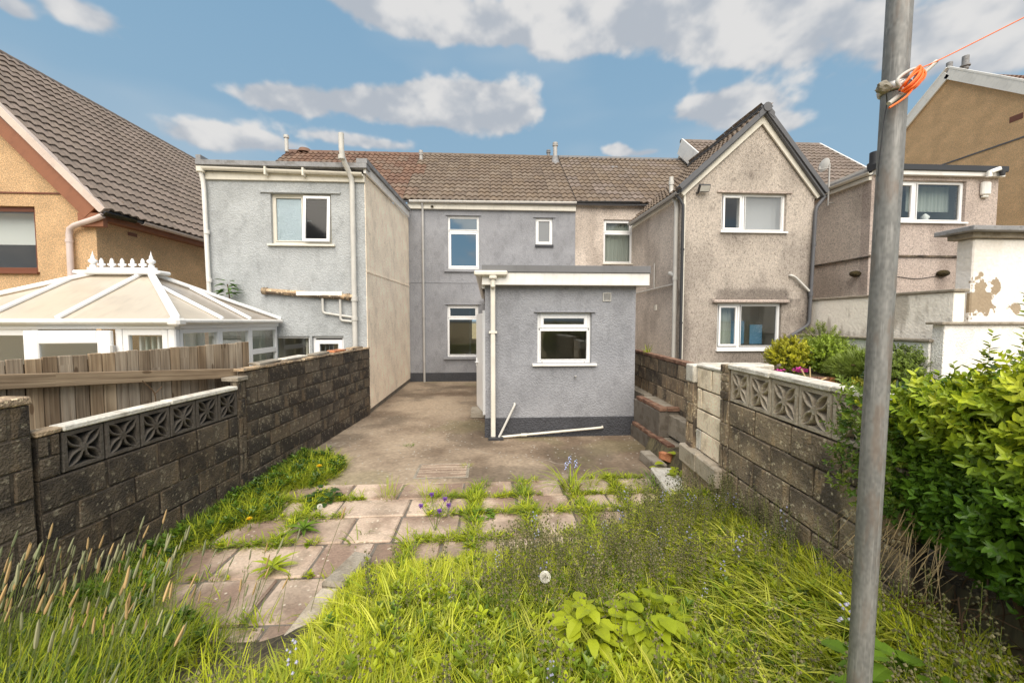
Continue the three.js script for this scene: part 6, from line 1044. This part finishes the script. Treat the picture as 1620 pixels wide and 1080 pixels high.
{ const t = thing('columbine', 'purple columbine with nodding flowers standing over the slab joints', 'flower', [-0.52, 0.0, -3.88]);
  for (const [x, z, h] of [[-0.03, 0, 0.36], [0.10, 0.02, 0.32], [0.05, 0.05, 0.22], [-0.13, 0.02, 0.26], [0.13, -0.02, 0.24]]) { part(t, 'stem', tube([[0, 0, 0], [x * 0.5, h * 0.6, z * 0.5], [x, h, z]], 0.0028, 6, true), flowerMat.green); const f = []; for (let i = 0; i < 8; i++) { const a = i * 0.785; leafTris(f, V(0, 0.01, 0), V(Math.cos(a), i % 2 ? 0.3 : -0.8, Math.sin(a)), V(0, 1, 0.02), 0.034, 0.022, 0.4, 0.2); } part(t, 'flower_head', boxUV(soup(f)).translate(x, h, z), flowerMat.purple); } }
{ const t = thing('bluebell', 'pale blue bluebell spike in the strap-leaved clump at the slab edge', 'flower', [0.98, 0, -4.75]); for (const [x, z, h] of [[0, 0, 0.42], [0.07, 0.02, 0.38], [-0.05, 0.03, 0.36]]) { part(t, 'stem', tube([[0, 0, 0], [x * 0.5, h * 0.6, z], [x, h, z]], 0.003, 6, true), flowerMat.green); const f = []; for (let i = 0; i < 11; i++) { const a = i * 2.4; leafTris(f, V(0, -0.10 * i / 11, 0), V(Math.cos(a), -0.4, Math.sin(a)), V(0, 1, 0.02), 0.028, 0.018, 0.4, 0.2); } part(t, 'flower_head', boxUV(soup(f)).translate(x, h, z), flowerMat.blue); } }
// ---------------------------------------------------------------- the hedge over the right-hand wall
{
  const t = gThing('hedge', 'glossy green privet hedge overgrowing the end of the right wall', 'hedge', 2.4, 1.7), c = 2.4, cd = 1.7;
  const topY = (gx, gd) => 1.65 + 0.16 * S((1.80 - gd) / 0.35) + 0.16 * (fbm(gx * 0.2 + 0.1, gd * 0.2 + 0.3, 8, 3) - 0.5) - 0.25 * S((gd - 2.1) / 0.3);
  const botY = (gx, gd) => 0.86 + 0.10 * (fbm(gd * 0.3, 0.4, 8, 2) - 0.5) - 0.10 * S((gx - 2.0) / 0.3) + 0.55 * S((gd - 2.08) / 0.4) ;
  const face = (gd, y) => 1.90 + 0.16 * (fbm(gd * 0.22 + 0.1, y * 0.3, 8, 3) - 0.5) - 0.03 * S((gd - 2.0) / 0.3) + 0.12 * S((1.15 - y) / 0.3);
  const twigs = [0, 1, 2, 3].map(() => sprig(11, 0.15, 0.046, 0.025, 1.0, 1.62)), lists = [[], [], [], []];
  const put = (gx, gd, y, dir, s, col) => { lists[Math.floor(rnd() * 4)].push([gx - c, y, -(gd - cd), rr(0, 6.28), s, col, dir.normalize()]); };
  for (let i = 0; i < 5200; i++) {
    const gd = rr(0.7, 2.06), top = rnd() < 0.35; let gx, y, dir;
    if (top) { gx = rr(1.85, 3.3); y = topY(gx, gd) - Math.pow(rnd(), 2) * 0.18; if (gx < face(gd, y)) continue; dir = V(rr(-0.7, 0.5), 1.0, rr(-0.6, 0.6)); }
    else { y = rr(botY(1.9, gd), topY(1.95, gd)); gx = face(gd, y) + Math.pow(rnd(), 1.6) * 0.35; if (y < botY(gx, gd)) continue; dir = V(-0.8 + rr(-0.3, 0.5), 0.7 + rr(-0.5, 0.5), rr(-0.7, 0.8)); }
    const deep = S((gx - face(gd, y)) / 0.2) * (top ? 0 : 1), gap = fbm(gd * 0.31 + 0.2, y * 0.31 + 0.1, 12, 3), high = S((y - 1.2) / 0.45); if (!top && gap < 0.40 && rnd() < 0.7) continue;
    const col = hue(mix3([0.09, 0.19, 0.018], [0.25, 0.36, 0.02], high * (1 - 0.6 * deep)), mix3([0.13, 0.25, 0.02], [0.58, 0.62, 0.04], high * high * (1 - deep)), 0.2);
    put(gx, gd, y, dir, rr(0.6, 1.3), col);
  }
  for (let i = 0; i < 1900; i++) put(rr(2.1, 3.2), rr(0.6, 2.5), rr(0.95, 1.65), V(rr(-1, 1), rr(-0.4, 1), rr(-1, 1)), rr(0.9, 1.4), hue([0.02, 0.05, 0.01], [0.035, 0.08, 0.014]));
  for (let i = 0; i < 150; i++) { const a = rnd(); put(1.86 + rr(-0.06, 0.05), rr(1.95, 2.30), rr(1.05, 1.66), V(-0.6, rr(0, 1), rr(-0.4, 0.6)), rr(0.5, 0.9), hue([0.08, 0.16, 0.02], [0.22, 0.28, 0.03])); }
  for (const [gx, gd, h] of [[1.98, 1.60, 0.36], [1.95, 1.70, 0.26], [2.05, 1.52, 0.28], [2.0, 1.85, 0.20], [2.1, 1.44, 0.24], [1.93, 2.0, 0.17], [2.06, 1.66, 0.24], [2.2, 1.6, 0.22]]) for (let k = 0; k < h / 0.05; k++) put(gx + rr(-0.012, 0.012), gd + rr(-0.012, 0.012), topY(gx, gd) + k * 0.05 - 0.08, V(rr(-0.25, 0.25), 1, rr(-0.25, 0.25)), rr(0.65, 0.95), hue([0.20, 0.27, 0.03], [0.32, 0.36, 0.05]));
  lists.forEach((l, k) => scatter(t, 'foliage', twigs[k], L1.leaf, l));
  const br = (pts, r) => part(t, 'branch', gloc(tube(pts.map(p => [p[0], p[1], -p[2]]), r, 7, true), c, cd), M.twig);
  br([[2.20, 0.2, 1.62], [2.12, 0.6, 1.60], [2.05, 1.0, 1.66], [2.1, 1.35, 1.7]], 0.018); br([[2.25, 0.2, 1.45], [2.15, 0.65, 1.42], [2.2, 1.2, 1.35]], 0.016); br([[2.35, 0.2, 1.2], [2.2, 0.7, 1.15], [2.15, 1.2, 1.2]], 0.02);
  br([[1.93, 1.30, 1.70], [1.90, 1.20, 1.71], [1.92, 1.05, 1.72]], 0.005); br([[1.91, 1.17, 1.71], [1.86, 1.24, 1.64]], 0.004); br([[2.0, 1.0, 2.0], [1.93, 1.15, 1.95], [1.92, 1.3, 1.97]], 0.005);
  for (let i = 0; i < 26; i++) { const gd = rr(1.35, 2.05), gx = rr(1.92, 2.2), y = rr(0.75, 1.0); br([[gx, y, gd], [gx - rr(0.02, 0.12), y - rr(0.0, 0.15), gd + rr(-0.2, 0.2)], [gx - rr(0.02, 0.2), y - rr(0.1, 0.3), gd + rr(-0.3, 0.3)]], rr(0.0018, 0.004)); }
}
{
  const t = gThing('fallen_branch', 'thick pale dead branch lying under the hedge at right', 'branch', 1.95, 1.45); part(t, 'branch', tube([[0.22, 0.72, 0.10], [0.05, 0.70, 0.02], [-0.06, 0.665, -0.06], [-0.12, 0.62, -0.1]], 0.022, 9, true), M.twig);
  const s = thing('dry_grass', 'dry straw hanging from the wall end behind the pole', 'dry grass', gw(1.93, 0.9, 2.0), 0); const tr = []; for (let i = 0; i < 90; i++) { const a = rr(-1.5, 1.5), x = rr(-0.06, 0.06), z = rr(-0.22, 0.22), l = rr(0.12, 0.38), dx = -0.30 + rr(-0.3, 0.2), y0 = rr(-0.05, 0.28); tr.push([[x, y0, z], [x + 0.003, y0, z + 0.003], [x + dx * l, y0 - l * 0.75, z + a * 0.25 * l]], [[x, y0, z], [x + 0.001, y0 + 0.004, z + 0.003], [x + dx * l, y0 - l * 0.75, z + a * 0.25 * l]]); } part(s, 'straw', boxUV(soup(tr)), M.straw); s.userData.kind = 'stuff';
}
// ---------------------------------------------------------------- shrubs in the right neighbour's bed, edged in brick
{
  const t = thing('brick_planter', 'low curved red brick edging in front of the neighbour\'s shrubs', 'planter', [6.3, 0.6, -8.0]);
  for (let r = 0; r < 3; r++) for (let k = 0; k < 15; k++) { const x = 5.35 + (k + (r % 2) * 0.5) * 0.235, z = -7.75 - 0.55 * ((x - 7.0) / 1.7) ** 2; const b = part(t, 'brick', blockGeo(0.222, 0.062, 0.105), pick([M.brick, M.brick, M.brickBright]), { at: [x - 6.3, 0.74 + r * 0.073 - 0.6, z + 8.0] }); b.rotation.y = 0.65 * (x - 7.0) / 1.7 * 0.9; }
  const soil = thing('planting_bed', 'dark soil bed behind the brick edging', 'flower bed', [7, 0.6, -8.7]); part(soil, 'soil', near(soil, bb(5.5, 7.98, 0.5, 0.90, -9.9, -7.95, 0.1)), M.soil);
}
function shrub(name, label, cat, [x, y, z], [rx, ry, rz], geo, n, c0, c1, extra) {
  const t = thing(name, label, cat, [x, y, z]), l = [];
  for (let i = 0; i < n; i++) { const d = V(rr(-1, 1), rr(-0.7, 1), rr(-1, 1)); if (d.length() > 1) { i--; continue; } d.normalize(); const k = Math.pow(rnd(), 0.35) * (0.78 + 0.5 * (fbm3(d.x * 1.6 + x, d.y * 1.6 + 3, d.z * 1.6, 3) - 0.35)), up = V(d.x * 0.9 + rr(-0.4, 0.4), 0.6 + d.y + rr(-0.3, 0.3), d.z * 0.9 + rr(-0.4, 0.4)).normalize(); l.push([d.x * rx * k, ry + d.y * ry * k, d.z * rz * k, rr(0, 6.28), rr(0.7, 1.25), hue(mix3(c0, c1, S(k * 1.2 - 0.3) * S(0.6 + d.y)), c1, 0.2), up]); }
  scatter(t, 'foliage', geo, L1.leaf, l); part(t, 'stem', tube([[0, -0.15, 0], [0.02, ry * 0.6, 0.02], [0.05, ry * 1.2, 0]], 0.025, 7, true), M.twig);
  for (let k = 0; k < 3; k++) part(t, 'branch', tube([[0, 0.1, 0], [rr(-0.4, 0.4) * rx, ry * 0.8, rr(-0.4, 0.4) * rz], [rr(-0.7, 0.7) * rx, ry * 1.4, rr(-0.7, 0.7) * rz]], 0.012, 6, true), M.twig);
  return t;
}
{
  const small_ = sprig(12, 0.12, 0.05, 0.028, 1), needle = bladeClump(22, 0.03, 0.10, 0.22, 0.006, 0.5, 0.2), feather = bladeClump(26, 0.05, 0.12, 0.30, 0.008, 0.35, 0.35);
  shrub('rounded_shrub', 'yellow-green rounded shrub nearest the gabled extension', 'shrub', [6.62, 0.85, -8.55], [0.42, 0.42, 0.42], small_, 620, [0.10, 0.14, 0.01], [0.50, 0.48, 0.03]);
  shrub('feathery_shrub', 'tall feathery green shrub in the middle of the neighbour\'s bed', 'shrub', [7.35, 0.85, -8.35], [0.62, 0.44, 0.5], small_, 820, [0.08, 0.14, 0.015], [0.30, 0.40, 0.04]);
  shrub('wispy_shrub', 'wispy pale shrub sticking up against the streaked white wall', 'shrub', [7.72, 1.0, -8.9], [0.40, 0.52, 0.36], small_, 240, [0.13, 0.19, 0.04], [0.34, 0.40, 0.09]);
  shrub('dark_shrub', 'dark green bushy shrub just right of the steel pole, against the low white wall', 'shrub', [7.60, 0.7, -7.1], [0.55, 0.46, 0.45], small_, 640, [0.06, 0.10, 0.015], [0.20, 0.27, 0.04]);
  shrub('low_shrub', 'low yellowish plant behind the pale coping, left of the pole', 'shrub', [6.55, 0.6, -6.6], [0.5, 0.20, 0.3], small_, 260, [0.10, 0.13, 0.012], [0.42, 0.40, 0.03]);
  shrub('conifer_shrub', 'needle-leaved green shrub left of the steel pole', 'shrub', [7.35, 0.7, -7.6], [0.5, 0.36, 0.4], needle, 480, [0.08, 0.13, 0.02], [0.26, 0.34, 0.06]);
  const pink = [0, 1].map(() => { const f = []; for (let i = 0; i < 60; i++) { const a = rr(0, 6.28), q = rr(0, 0.12); leafTris(f, V(q * Math.cos(a), rr(0, 0.10), q * Math.sin(a)), V(Math.cos(a), rr(0, 1), Math.sin(a)), V(0, 1, 0.02), 0.05, 0.045, 0.3, 0.2); } return boxUV(soup(f)); });
  for (const [i, [x, y, z, lab]] of [[5.95, 0.95, -7.95, 'pink flower cluster on the left, at the gable wall end of the brick edging'], [6.42, 0.98, -7.95, 'bright pink flower cluster under the rounded shrub']].entries()) { const t = thing('pink_flowers', lab, 'flower', [x, y, z]); part(t, 'petals', pink[i], flowerMat.pink); part(t, 'leaves', tuftKinds.low().translate(0, -0.08, 0), W3[1]); part(t, 'stem', tube([[0, -0.3, 0], [0.01, -0.1, 0], [0, 0.02, 0]], 0.006, 6, true), flowerMat.green); }
  const tw = thing('bare_twigs', 'forked bare pale twigs rising behind the pierced screen blocks', 'twigs', [5.75, 0.6, -6.9]); for (const p of [[[0, 0, 0], [0.04, 0.28, 0], [0.02, 0.62, 0]], [[0.04, 0.28, 0], [-0.06, 0.42, 0.02], [-0.14, 0.58, 0]], [[0.04, 0.2, 0], [0.2, 0.36, 0], [0.34, 0.42, 0]]]) part(tw, 'twig', tube(p, 0.012, 6, true), M.straw);
}
{ // buddleia rooted in the blue wall; small growths by the wall heads
  const t = thing('wall_plant', 'leafy green plant rooted in the blue wall above the conservatory', 'plant', [-5.42, 2.26, -8.84]), f = [];
  part(t, 'stem', tube([[0, 0, -0.08], [0.05, 0.2, 0.04], [0.02, 0.55, 0.06]], 0.012, 6, true), M.twig);
  for (let i = 0; i < 60; i++) { const h = Math.pow(rnd(), 1.4) * 0.62, a = rr(0, 6.28), q = 0.20 * (1 - h * 1.1); leafTris(f, V(0.03 + Math.cos(a) * q * 0.6, h, 0.05 + Math.abs(Math.sin(a)) * q * 0.5), V(Math.cos(a), rr(-0.3, 0.5), 0.4 + Math.sin(a)), V(0, 1, 0.02), rr(0.15, 0.26), rr(0.07, 0.10), 0.3, 0.3); }
  part(t, 'leaves', boxUV(soup(f)), plantMat([0.09, 0.18, 0.03]));
  const s = gThing('dead_twig', 'dry brown twig caught behind the dark pierced screen wall', 'twig', -3.40, 3.7); part(s, 'twig', join([tube([[0, 1.2, 0], [0.02, 1.38, 0.03], [-0.02, 1.5, 0.10]], 0.005, 6, true), tube([[0.02, 1.36, 0.03], [0.0, 1.42, -0.08]], 0.004, 6, true)]), M.twig);
  const w = thing('wall_weed', 'small weed and spike growing at the wall head by the kitchen corner', 'weed', [3.05, 1.40, -7.6]); part(w, 'leaves', bladeClump(18, 0.07, 0.08, 0.30, 0.012, 0.3, 0.3), W3[2]);
}
scene.traverse(o => { if (o.isMesh) { o.castShadow = true; o.receiveShadow = true; } });
camera.far = 2000; camera.updateProjectionMatrix();
renderer.render(scene, camera);
